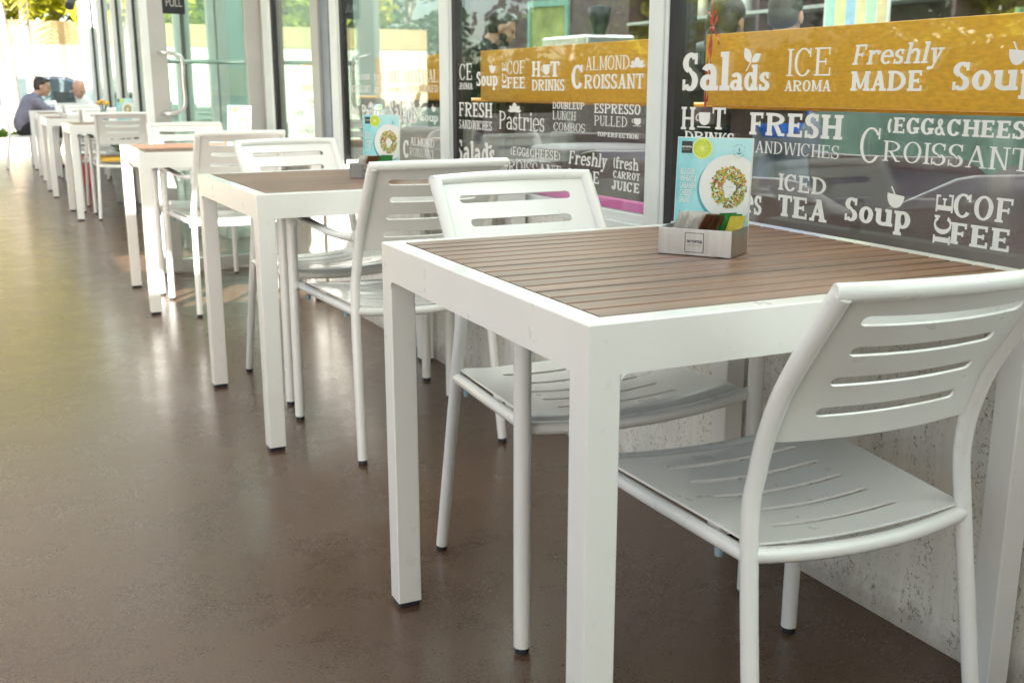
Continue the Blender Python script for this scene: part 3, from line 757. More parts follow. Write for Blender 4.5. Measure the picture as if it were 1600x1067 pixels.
CH = [((.4455, 1.598), 0, 'white armchair seen from behind, at the second table, its left arm in view'),
      ((.393, 2.778), 188, 'white armchair on the far side of the second table, its seat striped by sunlight'),
      ((.4125, 3.80), 0, 'white armchair seen from behind at the third table, one rear leg glaring in the sun'),
      ((.39, 4.92), 180, 'white armchair between the third table and the open glass door'),
      ((.404, 7.848), -6.5, 'white armchair with a yellow cushion on its seat, pushed up to the fourth table'),
      ((.42, 8.98), 176, 'white armchair on the far side of the table with yellow flowers'),
      ((.45, 9.82), 4, 'white armchair tucked in at the near side of the table with the folded cloth'),
      ((.44, 11.05), 183, 'white armchair on the far side of the table with the folded cloth'),
      ((.46, 11.80), -3, 'white armchair at the near side of the sixth table, two tables before the seated men'),
      ((.47, 13.0), 180, 'white armchair on the far side of the sixth table, its back to the farthest table'),
      ((-.29, 14.30), -90, 'white armless chair in which the man in the grey shirt sits'),
      ((.42, 15.33), 215, 'white armchair in which the man in the white shirt sits')]
for (x, y), a, lab in CH: dup(side if 'grey shirt sits' in lab else arm0, (x, y, 0), R(a), lab)

# ------------------------------------------------------------------ steel caddies, menu cards, sachets
def text_mesh(s, size, width, parent, mtl, loc, name='lettering', bold=0., align='LEFT', line=1.0):
    """built-in font, lying in the local xz plane and facing -y; scaled to a width"""
    cu = bpy.data.curves.new(name, 'FONT'); cu.body = s; cu.size = size; cu.align_x = align; cu.offset = bold; cu.space_line = line
    o = bpy.data.objects.new(name, cu); col.objects.link(o); bpy.context.view_layer.update()
    me = bpy.data.meshes.new_from_object(o.evaluated_get(bpy.context.evaluated_depsgraph_get()))
    bpy.data.objects.remove(o); bpy.data.curves.remove(cu)
    xs = [v.co.x for v in me.vertices]; k = width/(max(xs)-min(xs)) if width else 1
    for v in me.vertices: v.co = Vector((v.co.x*k, 0, v.co.y))
    me.materials.clear(); me.materials.append(mtl); me.name = name
    n = bpy.data.objects.new(name, me); col.objects.link(n); n.parent = parent; n.location = loc; return n
_o = text_mesh('PULL', .06, .085, DOOR_SIGN[0], M['jamb'], (0, 0, 0)); _o.location = (DOOR_SIGN[1]-.102, .0248, 1.450); _o.rotation_euler = (0, 0, math.pi)
def disc(b, x, z, r, y, n=40, rx=None, th=.0006):
    rx = rx or r
    vs = [(x+rx*math.cos(2*math.pi*k/n), y, z+r*math.sin(2*math.pi*k/n)) for k in range(n)]
    vs += [(p[0], y+th, p[2]) for p in vs]
    b.add(vs, [tuple(range(n)), tuple(reversed(range(n, 2*n)))]+[(k, k+n, (k+1) % n+n, (k+1) % n) for k in range(n)])
def card_mat():
    m, nt, b = new_mat('turquoise_print'); b.inputs['Roughness'].default_value = .35
    n = noise(nt, 14, 4, .6); g = nt.nodes.new('ShaderNodeTexCoord'); sp = nt.nodes.new('ShaderNodeSeparateXYZ'); nt.links.new(g.outputs['Object'], sp.inputs[0])
    f = math_n(nt, 'ADD', math_n(nt, 'MULTIPLY', n, .9), math_n(nt, 'MULTIPLY', sp.outputs[0], 2.2))
    nt.links.new(ramp(nt, f, [(.28, (.13, .50, .56)), (.5, (.27, .66, .70)), (.75, (.45, .78, .80))]), b.inputs['Base Color'])
    return m
M['card'] = card_mat(); M['cardwhite'] = mat('white_print', (.78, .80, .76), .4, .03, 40)
M['lime'] = mat('lime_print', (.52, .66, .03), .4, .15, 200); M['limer'] = mat('lime_rind_print', (.72, .78, .22), .4)
M['navy'] = mat('navy_print', (.02, .05, .13), .5); M['char'] = mat('charcoal_print', (.03, .032, .035), .5)
M['teal'] = mat('teal_print', (.06, .34, .40), .4, .1)
for k, c in dict(s1=(.10, .20, .02), s2=(.55, .45, .04), s3=(.62, .20, .06), s4=(.30, .42, .05), s5=(.20, .06, .05), s6=(.75, .55, .25)).items(): M[k] = mat('salad_'+k[1], c, .5)
for k, (n_, c) in dict(p_w=('white_paper', (.84, .83, .80)), p_b=('brown_paper', (.20, .085, .04)), p_g=('green_paper', (.03, .25, .06)), p_y=('yellow_paper', (.80, .66, .10))).items(): M[k] = mat(n_, c, .6, .12, 60)

def menu_card(label, w_=.139, h=.197, plain=False):
    c = thing('menu_card', label, 'menu card', group='menu cards standing on the tables')
    bevel(MB().box(0, 0, 0, w_, .004, h).build('card', M['cardwhite'], c), .0006)
    MB().box(.0012, -.0004, .002, w_-.0012, -.00005, h-.0012).build('printed_face', M['card'], c)
    px, pz, pr_ = .1022, .111, .057
    L = -.0006
    b = MB(); n = 48; R0 = pr_+.002
    # plate clipped by the right edge of the card, with its printed cast shade
    def clipdisc(cx, cz, r, y):
        pts = []
        for k in range(n):
            x = cx+r*math.cos(2*math.pi*k/n); pts.append((min(x, w_-.0014), y, cz+r*math.sin(2*math.pi*k/n)))
        b.add(pts, [tuple(range(n))])
    clipdisc(px-.004, pz-.004, pr_, L); b.build('printed_ring', M['teal'], c)
    b = MB(); clipdisc(px, pz, pr_, L-.0003); b.build('printed_plate', M['cardwhite'], c)
    rng = random.Random(3); b = MB()
    for i in range(430):
        a = rng.uniform(0, 2*math.pi); r = .0335*math.sqrt(rng.uniform(.13, 1)); r += rng.uniform(-.001, .001)
        x, z = px-.003+r*math.cos(a)*.97, pz+r*math.sin(a)*1.08
        s, t_, an = rng.uniform(.0012, .0030), rng.uniform(.0009, .0019), rng.uniform(0, 3.14)
        ca, sa = math.cos(an), math.sin(an); y = L-.0007-.0000012*i; b.cur = rng.choice([0, 0, 1, 1, 2, 3, 3, 4, 5])
        b.add([(x+ca*s-sa*t_, y, z+sa*s+ca*t_), (x-ca*s-sa*t_, y, z-sa*s+ca*t_), (x-ca*s+sa*t_, y, z-sa*s-ca*t_), (x+ca*s+sa*t_, y, z+sa*s-ca*t_)], [(0, 1, 2, 3)])
    b.build('printed_salad', [M[k] for k in ('s1', 's2', 's3', 's4', 's5', 's6')], c)
    b = MB(); pts = []
    for k in range(30):
        a = 2*math.pi*k/30; r = .0115*(1+.16*math.sin(3*a+1)+.10*math.sin(5*a)); pts.append((px-.001+r*math.cos(a)*.9, L-.0013, pz-.003+r*math.sin(a)*1.25))
    b.add(pts, [tuple(range(30))]); b.build('printed_cheese', M['cardwhite'], c)
    b = MB()
    for i in range(16):
        x, z = px-.001+rng.uniform(-.008, .008), pz-.003+rng.uniform(-.011, .011); b.box(x, L-.0015, z, x+.0012, L-.0014, z+.0009)
    b.build('printed_herbs', [M['s1']], c)
    b = MB(); disc(b, .0475, h-.0195, .0185, L-.0004, th=.0001); o = b.build('printed_lime', M['limer'], c)
    b = MB(); disc(b, .0475, h-.0195, .0162, L-.0007, th=.0001); b.build('pulp', M['lime'], o)
    b = MB()
    for k in range(8):
        a = math.pi*k/8+.2; d = Vector((math.cos(a), 0, math.sin(a)))*.0155; n_ = Vector((-math.sin(a), 0, math.cos(a)))*.00035; q = Vector((.0475, L-.0009-k*1e-5, h-.0195))
        b.add([q-d-n_, q+d-n_, q+d+n_, q-d+n_], [(0, 1, 2, 3)])
    b.build('segment_lines', M['limer'], o)
    lg = MB().box(.0085, L-.0004, h-.0285, .0285, L-.0002, h-.0075).build('printed_logo', M['char'], c)
    text_mesh('aroma', .0062, .0178, lg, M['cardwhite'], (.0096, L-.0008, h-.0188), bold=.00012)
    text_mesh('espresso bar', .002, .0150, lg, M['cardwhite'], (.0100, L-.0008, h-.0228))
    text_mesh('BULGUR\nWHEAT &\nLABANEH\nCHEESE\nSALAD', .0150, .0310, c, M['cardwhite'], (.0090, L-.0008, .1310), bold=.0002, line=.83)
    text_mesh('Bulgur wheat with\na hint of tangy flavor\non a bed of greens', .0048, .034, c, M['navy'], (.0098, L-.0006, .0620))
    text_mesh('New in store', .004, .020, c, M['navy'], (.0105, L-.0006, .0400))
    # round badge with an anchor
    bx, bz, br = .1150, h-.0225, .0125
    b = MB(); y = L-.0010
    b.box(bx-.0004, y, bz-.0050, bx+.0004, y+.0002, bz+.0035)
    for q in ringarc(bx, bz-.0015, .0046, .0040, 195, 345, .0010, .0010, 20): b.add([(p[0], y-.0001, p[1]) for p in q], [(0, 1, 2, 3)])
    for q in ringarc(bx, bz+.0042, .0012, .0012, 0, 360, .0005, .0005, 12): b.add([(p[0], y-.0001, p[1]) for p in q], [(0, 1, 2, 3)])
    b.box(bx-.0020, y-.0002, bz+.0016, bx+.0020, y-.0001, bz+.0022)
    for s in (-1, 1): b.box(bx+s*.0070, y, bz-.0002, bx+s*.0118, y+.0001, bz+.0001)
    bd = b.build('printed_anchor', M['navy'], c)
    for word, a0, a1, flip in (('A taste of the', 152, 28, 0), ('Mediterranean', 205, 335, 1)):
        for i, ch in enumerate(word):
            if ch == ' ': continue
            a = R(a0+(a1-a0)*(i+.5)/len(word)); o = text_mesh(ch, .0030, None, bd, M['navy'], (bx+br*.88*math.cos(a)-.0007, y-.0002, bz+br*.88*math.sin(a)-.0008))
            o.rotation_euler = (0, -(a-math.pi/2) if not flip else -(a+math.pi/2), 0)
    return c
def make_caddy(label):
    c = thing('caddy', label, 'caddy', group='steel caddies on the tables')
    L, D, H, t = .132, .090, .047, .0022
    b = MB(); b.box(0, 0, .001, L, t, H).box(0, D-t, .001, L, D, H).box(0, t, .001, t, D-t, H).box(L-t, t, .001, L, D-t, H).box(t, t, .001, L-t, D-t, .004)
    bevel(b.build('box', M['steel'], c), .0006)
    MB().box(.004, .056, .004, L-.004, .0575, H-.006).build('divider', M['steel'], c)
    b = MB(); x0, x1, z0, z1, e = .049, .083, .0065, .0405, .0009
    b.box(x0, -.0006, z0, x1, -.0002, z0+e).box(x0, -.0006, z1-e, x1, -.0002, z1).box(x0, -.0006, z0+e, x0+e, -.0002, z1-e).box(x1-e, -.0006, z0+e, x1, -.0002, z1-e)
    f = b.build('square_border', M['char'], c)
    text_mesh('aroma', .0095, .0275, f, M['char'], (.0525, -.0006, .0235), bold=.0001)
    text_mesh('espresso bar', .003, .0240, f, mat('grey_print', (.25, .25, .25), .5), (.0540, -.0006, .0185))
    return c
def at(loc, rz, x, y, z): 
    c, s = math.cos(rz), math.sin(rz); return (loc[0]+c*x-s*y, loc[1]+s*x+c*y, loc[2]+z)
ZT = TH+.0012
K1, a1 = (.401, .440, ZT), R(-56)
cad = make_caddy('steel caddy of white, brown and green sachets, on the nearest table'); cad.location = K1; cad.rotation_euler = (0, 0, a1)
card = menu_card('turquoise salad menu card standing in the steel caddy of the nearest table'); card.location = at(K1, a1, -.0085, .0915, .0006); card.rotation_euler = (R(-3), 0, a1)
K2, a2 = (.418, 2.215, ZT), R(-52)
dup(cad, K2, a2, 'steel caddy on the second table, partly behind the armchair back')
cc = dup(card, at(K2, a2, -.0085, .0915, .0006), a2, 'turquoise salad menu card standing on the second table'); cc.rotation_euler = (R(-3), 0, a2)
K3, a3 = (.47, 4.30, ZT), R(-50)
cc = dup(card, at(K3, a3, 0, .0, .001), a3, 'menu card on the third table, washed white by direct sun'); cc.rotation_euler = (R(-6), 0, a3)
K4, a4 = (.42, 8.32, ZT), R(-35)
cc = dup(card, at(K4, a4, 0, .0, .001), a4, 'small far menu card beside the yellow flowers on the fourth table'); cc.rotation_euler = (R(-6), 0, a4)
def sachet(name, m, label, group, w_=.052, h=.066):
    b = MB(); n, k = 6, 5; vs = []
    for s in (-1, 1):
        for i in range(n+1):
            for j in range(k+1):
                u, v = i/n, j/k; bul = .0016*math.sin(math.pi*u)**.6*math.sin(math.pi*min(1, max(0, (v-.06)/.88)))
                vs.append(((u-.5)*w_, s*(bul+.00025), v*h))
    N = (n+1)*(k+1); f = []
    for i in range(n):
        for j in range(k):
            a, bq, cq, d = i*(k+1)+j, (i+1)*(k+1)+j, (i+1)*(k+1)+j+1, i*(k+1)+j+1
            f += [(a, bq, cq, d), (N+d, N+cq, N+bq, N+a)]
    b.add(vs, f, True); o = b.build(name, m); return tag(o, label, 'sachet', group)
def sachets(K, a, nw, nb, ng, ny, where, gtag):
    protos = {}
    x = .014; rng = random.Random(int(K[1]*100))
    seq = ['w']*nw+['b']*nb+['g']*ng+['y']*ny
    step = (.132-.034)/len(seq)
    full = {'w': 'white paper sachet', 'b': 'brown paper sachet', 'g': 'green paper sachet', 'y': 'yellow paper sachet'}
    for k in seq:
        x += step; ang = rng.uniform(-.05, .05)+(.42 if k in 'wb' else .28); p = at(K, a, x, .028+rng.uniform(-.003, .003), .0055+rng.uniform(0, .006)+(.002 if k == 'w' else 0))
        lab = f'{full[k]} standing in the steel caddy on the {where} table'
        o = protos[k].copy() if k in protos else sachet('sachet', M['p_'+k], lab, f'{full[k]}s on the {where} table')
        if k in protos: col.objects.link(o)
        else: protos[k] = o
        # stands edge-on across the caddy, leaning along its length
        o.location = p; o.rotation_euler = (Matrix.Rotation(a, 3, 'Z') @ Matrix.Rotation(ang, 3, 'Y') @ Matrix.Rotation(R(74)+rng.uniform(-.04, .04), 3, 'Z')).to_euler()
sachets(K1, a1, 10, 8, 3, 1, 'nearest', 1)
sachets(K2, a2, 3, 5, 2, 0, 'second', 2)

# ------------------------------------------------------------------ trees, palms, far wall, car
def leaf_cloud(b, rng, c, r, n, s, squash=.8):
    for _ in range(n):
        d = Vector((rng.gauss(0, 1), rng.gauss(0, 1), rng.gauss(0, 1))).normalized(); q = rng.uniform(.35, 1)**.6
        p = Vector(c)+Vector((d.x*r*q, d.y*r*q, d.z*r*q*squash))
        a = Vector((rng.gauss(0, 1), rng.gauss(0, 1), rng.gauss(0, .7))).normalized(); bb = a.cross(Vector((rng.gauss(0, 1), rng.gauss(0, 1), rng.gauss(0, 1)))).normalized()
        k = s*rng.uniform(.6, 1.4); b.add([p-a*k, p+bb*k*.45, p+a*k, p-bb*k*.45], [(0, 1, 2, 3)])
def make_tree(label, h, r, seed, m, group, nclump=26, per=110, ls=.13, low=.35):
    rng = random.Random(seed); t = thing('tree', label, 'tree', group=group)
    b = MB(); top = h*.7; pts = spline([(0, 0, -.1), (rng.uniform(-.15, .15), rng.uniform(-.15, .15), top*.5), (rng.uniform(-.3, .3), rng.uniform(-.3, .3), top)], 6)
    N = len(pts); b.tube(pts, [.16*(1-.65*i/N) for i in range(N)], 10); cl = []
    for i in range(nclump):
        a = rng.uniform(0, 6.28); z = rng.uniform(low*h, h); rr = r*math.sqrt(max(.05, 1-((z-h*.62)/(h*.5))**2))*rng.uniform(.45, 1)
        cl.append((math.cos(a)*rr, math.sin(a)*rr, z))
    for c in cl[:9]:
        z0 = min(top*.95, max(h*.25, c[2]*.65)); b.tube(spline([(0, 0, z0), (c[0]*.5, c[1]*.5, (z0+c[2])*.5+.1), c], 4), [.05*(1-.08*i) for i in range(9)], 6)
    b.build('trunk', M['bark'], t); b = MB()
    for c in cl: leaf_cloud(b, rng, c, r*rng.uniform(.22, .42), per, ls)
    b.build('crown', m, t); return t
def make_palm(label, h, seed, lean, group, nf=13):
    rng = random.Random(seed); t = thing('palm_tree', label, 'palm', group=group)
    tip = Vector((lean[0], lean[1], h)); pts = spline([(0, 0, -.05), (lean[0]*.1, lean[1]*.1, h*.35), (lean[0]*.5, lean[1]*.5, h*.72), tip], 6); N = len(pts)
    MB().tube(pts, [.085*(1-.45*i/N)+.02*math.exp(-i*.6) for i in range(N)], 12).build('trunk', M['bark'], t)
    for k in range(nf):
        a = 2*math.pi*k/nf+rng.uniform(-.2, .2); el = rng.uniform(.0, 1.0); L = rng.uniform(1.5, 2.0); b = MB(); P = []
        for i in range(11):
            s = i/10; P.append(tip+Vector((math.cos(a)*L*s*(1-.25*s), math.sin(a)*L*s*(1-.25*s), L*(el*s*.7-1.05*s*s*(.65+.4*(1-el))))))
        b.tube(P, [.018*(1-.08*i) for i in range(11)], 5)
        for i in range(1, 11):
            for sub in (0, .33, .66):
                if i == 10 and sub: continue
                p = P[i].lerp(P[min(i+1, 10)], sub); d = (P[min(i+1, 10)]-P[i-1]).normalized(); sd_ = d.cross(Vector((0, 0, 1))).normalized()
                for s in (-1, 1):
                    ll = .42*math.sin(math.pi*(.12+.82*(i+sub)/11))*rng.uniform(.8, 1.1); v = (sd_*s+d*.55+Vector((0, 0, -.45-rng.uniform(0, .4)))).normalized(); wv = d*.022
                    b.add([p-wv, p+wv, p+v*ll*.6+wv*.8, p+v*ll, p+v*ll*.6-wv*.8], [(0, 1, 2, 3, 4)])
        b.build('frond', M['palm'], t)
    return t
# far rendered wall with a tan coping, and the planted strip in front of the road
fw = thing('boundary_wall', 'long cream rendered wall with a tan top band beyond the parked car', 'wall', (0, 27, -.2))
MB().box(-9, 0, 0, 45, .25, 2.22).build('wall', M['wall'], fw); MB().box(-9, -.03, 2.22, 45, .28, 2.75).build('top_band', M['wall_top'], fw)
pl = thing('planter_bed', 'low concrete kerbed bed of leafy plants at the end of the terrace', 'planter', (0, 18.4, -.2))
MB().box(-6, 0, 0, .6, .12, .42).box(-6, .9, 0, .6, 1.02, .42).box(-6.12, 0, 0, -6, 1.02, .42).box(.6, 0, 0, .72, 1.02, .42).build('kerb', M['wall'], pl)
MB().box(-6, .12, .0, .6, .9, .36).build('soil', mat('dark_soil', (.06, .045, .03), .9, .3, 30), pl)
rng = random.Random(11)
SH = ['broad leaf of', ]
def make_shrub(label, seed):
    rng = random.Random(seed); b = MB(); s = thing('shrub', label, 'shrub', group='leafy plants in the bed at the end of the terrace')
    for i in range(46):
        a = rng.uniform(0, 6.28); L = rng.uniform(.16, .34); u = rng.uniform(.25, 1.1); d = Vector((math.cos(a)*math.cos(u), math.sin(a)*math.cos(u), math.sin(u))); sd_ = Vector((-math.sin(a), math.cos(a), 0))*L*.2
        o = Vector((rng.uniform(-.08, .08), rng.uniform(-.08, .08), 0)); p1 = o+d*L*.55; p2 = o+d*L+Vector((0, 0, -.06)); b.add([o, p1-sd_, p2, p1+sd_], [(0, 1, 2, 3)], True)
    b.build('leaves', M['leaf_b'], s); b = MB()
    for i in range(4): b.tube([(0, 0, -.02), (rng.uniform(-.05, .05), rng.uniform(-.05, .05), .16)], .008, 6)
    b.build('stem', M['bark'], s); return s
for i, (x, y) in enumerate([(-.62, 18.8), (-.36, 18.75), (-.10, 18.85), (.16, 18.78), (.38, 18.82), (-.9, 18.8), (-1.3, 18.85), (-1.8, 18.8)]):
    s = make_shrub('leafy green plant in the low kerbed bed beyond the man in the grey shirt', 40+i); s.location = (x, y, .16); s.rotation_euler = (0, 0, i*1.3)
PALM = [((-.50, 18.95), 3.9, (-.25, .2), 'pale palm trunk leftmost of those in front of the car, leaning a little left'),
        ((-.06, 18.98), 4.0, (-.55, .3), 'curved palm trunk just right of the head of the man in grey'),
        ((.06, 18.92), 3.8, (-.30, .1), 'slender palm trunk crossing the curved one behind the man in grey'),
        ((.34, 20.0-.95), 4.0, (-.08, .5), 'upright dark palm trunk between the two seated men'),
        ((.66, 25.9), 4.2, (.1, .1), 'far palm close against the cream wall, near the window frames')]
for i, ((x, y), h, ln, lab) in enumerate(PALM):
    p = make_palm(lab, h, 60+i, ln, 'palms beyond the terrace'); p.location = (x, y, .1 if y < 20 else -.2)
A = [make_tree('broad yellow green tree behind the far cream wall', 8.6, 3.0, 5, M['leaf_a'], 'trees behind the far cream wall', 44, 150, .19, .15),
     make_tree('broad yellow green tree behind the far cream wall', 7.8, 3.1, 9, M['leaf_a'], 'trees behind the far cream wall', 44, 150, .19, .15)]
for i in range(9):
    x, y = -7.0+2.9*i, 30.6+(i % 2)*1.2
    if i < 2: o = A[i]; o.location = (x, y, -.2)
    else: o = dup(A[i % 2], (x, y, -.2), i*1.7, 'broad yellow green tree behind the far cream wall')
# trees over the street side, met in the window reflections
B_ = [make_tree('street tree across the terrace, seen mirrored in the cafe windows', 5.6, 2.1, 21, M['leaf_b'], 'street trees mirrored in the windows', 30, 120, .15, .25),
      make_tree('street tree across the terrace, seen mirrored in the cafe windows', 5.0, 1.9, 22, M['leaf_a'], 'street trees mirrored in the windows', 28, 120, .15, .25)]
for i, (x, y) in enumerate([(-12.2, 4.2), (-12.6, 10.6), (-12.0, 14.6), (-12.8, 20.6), (-12.6, 25.5), (-16.5, 17.5), (-15.5, 30), (-12.6, .2), (-10.8, 33.0)]):
    if i < 2: o = B_[i]; o.location = (x, y, -.2)
    else: o = dup(B_[1 if i == 3 else 0], (x, y, -.2), i*2.1, 'street tree across the terrace, seen mirrored in the cafe windows')
hg = thing('hedge', 'long clipped green hedge added across the street to darken the cafe window reflections', 'hedge', (-10.6, 0, -.2))  # out of view, added so the panes mirror dark green
b = MB(); rng = random.Random(77)
for i in range(11000):
    y = rng.uniform(-3, 34); f = rng.random(); x = rng.choice((.42, .45, .38))+rng.uniform(-.12, .1) if f < .6 else rng.uniform(-.4, .45); z = rng.uniform(.05, 1.75) if f < .6 else 1.72+rng.uniform(-.12, .14)
    a = Vector((rng.gauss(0, 1), rng.gauss(0, 1), rng.gauss(0, 1))).normalized(); bb = a.cross(Vector((rng.gauss(0, 1), rng.gauss(0, 1), rng.gauss(0, 1)))).normalized(); k = .10*rng.uniform(.6, 1.5); p = Vector((x, y, z)); b.add([p-a*k, p+bb*k*.5, p+a*k, p-bb*k*.5], [(0, 1, 2, 3)])
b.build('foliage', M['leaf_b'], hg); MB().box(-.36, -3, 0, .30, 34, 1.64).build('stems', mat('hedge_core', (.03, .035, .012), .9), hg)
# pale house across the street, for the bright blocks in the reflections
hs = thing('street_house', 'pale house across the street, seen mirrored in the cafe windows', 'building', (-24, 30, -.2))
MB().box(-4, -8, 0, 4, 8, 4.2).build('wall', M['wall'], hs)
b = MB(); b.add([(-4.4, -8.4, 4.2), (4.4, -8.4, 4.2), (4.4, 8.4, 4.2), (-4.4, 8.4, 4.2), (0, -5, 6.4), (0, 5, 6.4)], [(0, 1, 4), (1, 2, 5, 4), (2, 3, 5), (3, 0, 4, 5), (3, 2, 1, 0)]); b.build('roof', mat('terracotta', (.40, .17, .09), .8, .2, 6), hs)
for y in (-5.5, -1.8, 1.9, 5.6):
    f = MB().box(4.0, y-.7, 1.1, 4.06, y+.7, 2.6).build('window', M['frame'], hs); MB().box(4.06, y-.6, 1.2, 4.075, y+.6, 2.5).build('pane', M['jet'], f)
# parked car: side profile swept across its width, glazing and wheels set on
def make_car():
    c = thing('parked_car', 'silver blue car parked side-on before the far cream wall', 'car', (.15, 21.0, -.19), 0)
    low = [(-2.25, .42), (-2.28, .62), (-2.1, .74), (-1.25, .86), (.55+1.2, .90), (2.15, .84), (2.26, .6), (2.24, .40)]
    cab = [(-1.30, .86), (-.50, 1.36), (-.1, 1.43), (.75, 1.42), (1.2, 1.32), (1.95, .88)]
    b = MB(); bw, cw = .88, .66
    def loft(prof, w0, w1, z0, z1):
        n = len(prof); vs = []
        for s in (-1, 1):
            for x, z in prof: k = (z-z0)/(z1-z0); vs.append((x, s*(w0+(w1-w0)*max(0, min(1, k))), z))
        b.add(vs, [tuple(reversed(range(n))), tuple(range(n, 2*n))]+[(i, (i+1) % n, n+(i+1) % n, n+i) for i in range(n)])
    def arch(cx): return [(cx+.36*math.cos(R(a)), .34+.36*math.sin(R(a))) for a in range(180, -1, -20)]
    body = [(-2.25, .30)]+[(-2.28, .62), (-2.1, .74), (-1.25, .86), (1.95, .90), (2.15, .84), (2.26, .6), (2.22, .30)]+[p for p in reversed(arch(1.35)) if 1]+[p for p in reversed(arch(-1.4))]
    loft(body, .88, .80, .6, .95); loft(cab, .80, .60, .86, 1.43)
    bevel(b.build('body', mat('silver_blue_paint', (.34, .38, .41), .25, .04, 3, metal=.5, coat=.6), c), .03, 3, 30)
    for s in (-1, 1):
        for poly in ([(-1.10, .91), (-.47, 1.32), (-.08, 1.37), (-.08, .91)], [(0, .91), (0, 1.375), (.72, 1.365), (.95, 1.31), (1.02, .91)]):
            b = MB(); pv = []
            for x, z in poly: yy = .80-.20*(z-.86)/.57+.012; pv.append((x, s*yy, z))
            pv += [(x, y-s*.03, z) for x, y, z in pv]; n = len(poly)
            b.add(pv, [tuple(range(n)), tuple(range(n, 2*n))]+[(i, (i+1) % n, n+(i+1) % n, n+i) for i in range(n)]); b.build('window', mat('tinted_glass', (.10, .14, .14), .06), c)
        for x in (-1.4, 1.35):
            b = MB(); b.tube([(x, s*.66, .31), (x, s*.87, .31)], .31, 26); wl = b.build('wheel', M['rubber'], c)
            b = MB(); b.tube([(x, s*.872, .31), (x, s*.885, .31)], .19, 20); b.build('rim', M['steel'], wl)
        MB().box(-2.27, s*.55, .60, -2.16, s*.80, .72).build('headlight', M['white'], c)
        b = MB(); b.sphere((-.98, s*.93, .98), (.09, .10, .07)); b.build('mirror', M['steel'], c)
        MB().box(.02, s*.862, .80, .18, s*.885, .83).build('handle', M['steel'], c)
make_car()

# ------------------------------------------------------------------ inside the cafe
for (a, b_, lab) in ((-.45, 1.20, 'mustard plywood bar panel behind the right window, under the two heads'),
                     (1.38, 2.57, 'mustard plywood bar panel behind the middle window, below the man in black'),
                     (2.72, 3.72, 'mustard plywood bar panel behind the window with OATMEAL lettering'),
                     (4.16, 4.98, 'mustard plywood bar panel behind the narrow window beside the grey door jamb')):
    t = thing('window_bar', lab, 'bar panel', (1.05, a, 0), group='plywood bar panels behind the windows')
    L = b_-a
    bevel(MB().box(0, 0, .980, .030, L, 1.155).build('panel', M['wood'], t), .002)
    MB().box(.03, -.002, .972, .36, L+.002, .979).build('bar_top', M['wood'], t)
    MB().box(.031, -.012, .93, .34, .012, .971).build('end_bracket', M['dark'], t); MB().box(.031, L-.012, .93, .34, L+.012, .971).build('end_bracket', M['dark'], t)
    for y in (.04, L-.08): MB().box(.06, y, .004, .10, y+.04, .97).build('leg', M['dark'], t)
def make_lounge(label):
    t = thing('lounge_chair', label, 'chair', group='dark shell chairs inside the cafe')
    bm = bmesh.new(); n, m_ = 26, 7; g = []
    for j in range(m_+1):
        row = []
        for i in range(n+1):
            a = R(-118+236*i/n); f = j/m_; hgt = .40+(.38 if abs(a) < R(60) else .38-.16*min(1, (abs(a)-R(60))/R(58)))*f
            r = .30+.05*f; row.append(bm.verts.new((r*math.sin(a), -r*math.cos(a)*.95, hgt)))
        g.append(row)
    for j in range(m_):
        for i in range(n): bm.faces.new((g[j][i], g[j][i+1], g[j+1][i+1], g[j+1][i])).smooth = True
    me = bpy.data.meshes.new('shell'); bm.to_mesh(me); bm.free(); me.materials.append(M['dark'])
    o = bpy.data.objects.new('shell', me); col.objects.link(o); o.parent = t; s_ = o.modifiers.new('thick', 'SOLIDIFY'); s_.thickness = .035
    b = MB(); b.lathe([(0, .34), (.27, .34), (.30, .37), (.30, .43), (.27, .455), (0, .46)], n=28); b.build('seat', M['dark'], t)
    for x, y in ((.2, .2), (-.2, .2), (.2, -.2), (-.2, -.2)): MB().tube([(x*1.15, y*1.15, .004), (x, y, .345)], [.010, .016], 10).build('leg', M['jet'], t)
    return t
lc = make_lounge('dark purple shell chair inside, largest, below the FRESH SANDWICHES lettering'); lc.location = (2.02, 1.98, -.06); lc.rotation_euler = (0, 0, R(-100))
for x, y, a, lab in ((2.02, 1.28, 25, 'dark shell chair inside, low behind the white ICE COFFEE lettering'),
                     (2.55, 1.95, -70, 'dark shell chair inside, behind the word CROISSANT of the right window'),
                     (2.60, 4.15, -60, 'dark shell chair inside, behind the word ESPRESSO'),
                     (1.75, 2.75, 10, 'dark shell chair inside, behind the CARROT JUICE lettering'),
                     (2.00, 4.60, 150, 'dark shell chair inside, behind the man in black'),
                     (2.05, 5.6, -20, 'dark shell chair inside, behind the word Salads of the third window')):
    dup(lc, (x, y, 0), R(a), lab)
def round_table(loc, lab):
    t = thing('round_table', lab, 'table', loc, group='round tables inside the cafe')
    b = MB(); b.lathe([(0, .715), (.33, .715), (.34, .725), (.34, .735), (.33, .745), (0, .745)], n=36); b.build('tabletop', M['dark'], t)
    b = MB(); b.lathe([(.22, .004), (.22, .016), (.04, .03), (.032, .06), (.032, .715)], n=24); b.build('pedestal', M['jet'], t); return t
r1 = round_table((2.95, 1.15, 0), 'round dark table inside, seen low through the Soup lettering')
dup(r1, (2.1, 3.45, 0), 0, 'round dark table inside, between the shell chairs of the middle window')
ct = thing('service_counter', 'long service counter inside with a dark front and pale top', 'counter', (4.0, -1.5, .004))
MB().box(0, 0, 0, .6, 10.5, 1.0).build('front', M['dark'], ct); bevel(MB().box(-.04, -.03, 1.001, .64, 10.53, 1.04).build('counter_top', M['tile'], ct), .006)
dc = thing('display_case', 'glazed display case with shelves on the service counter', 'display case', (4.1, .3, 1.0445))
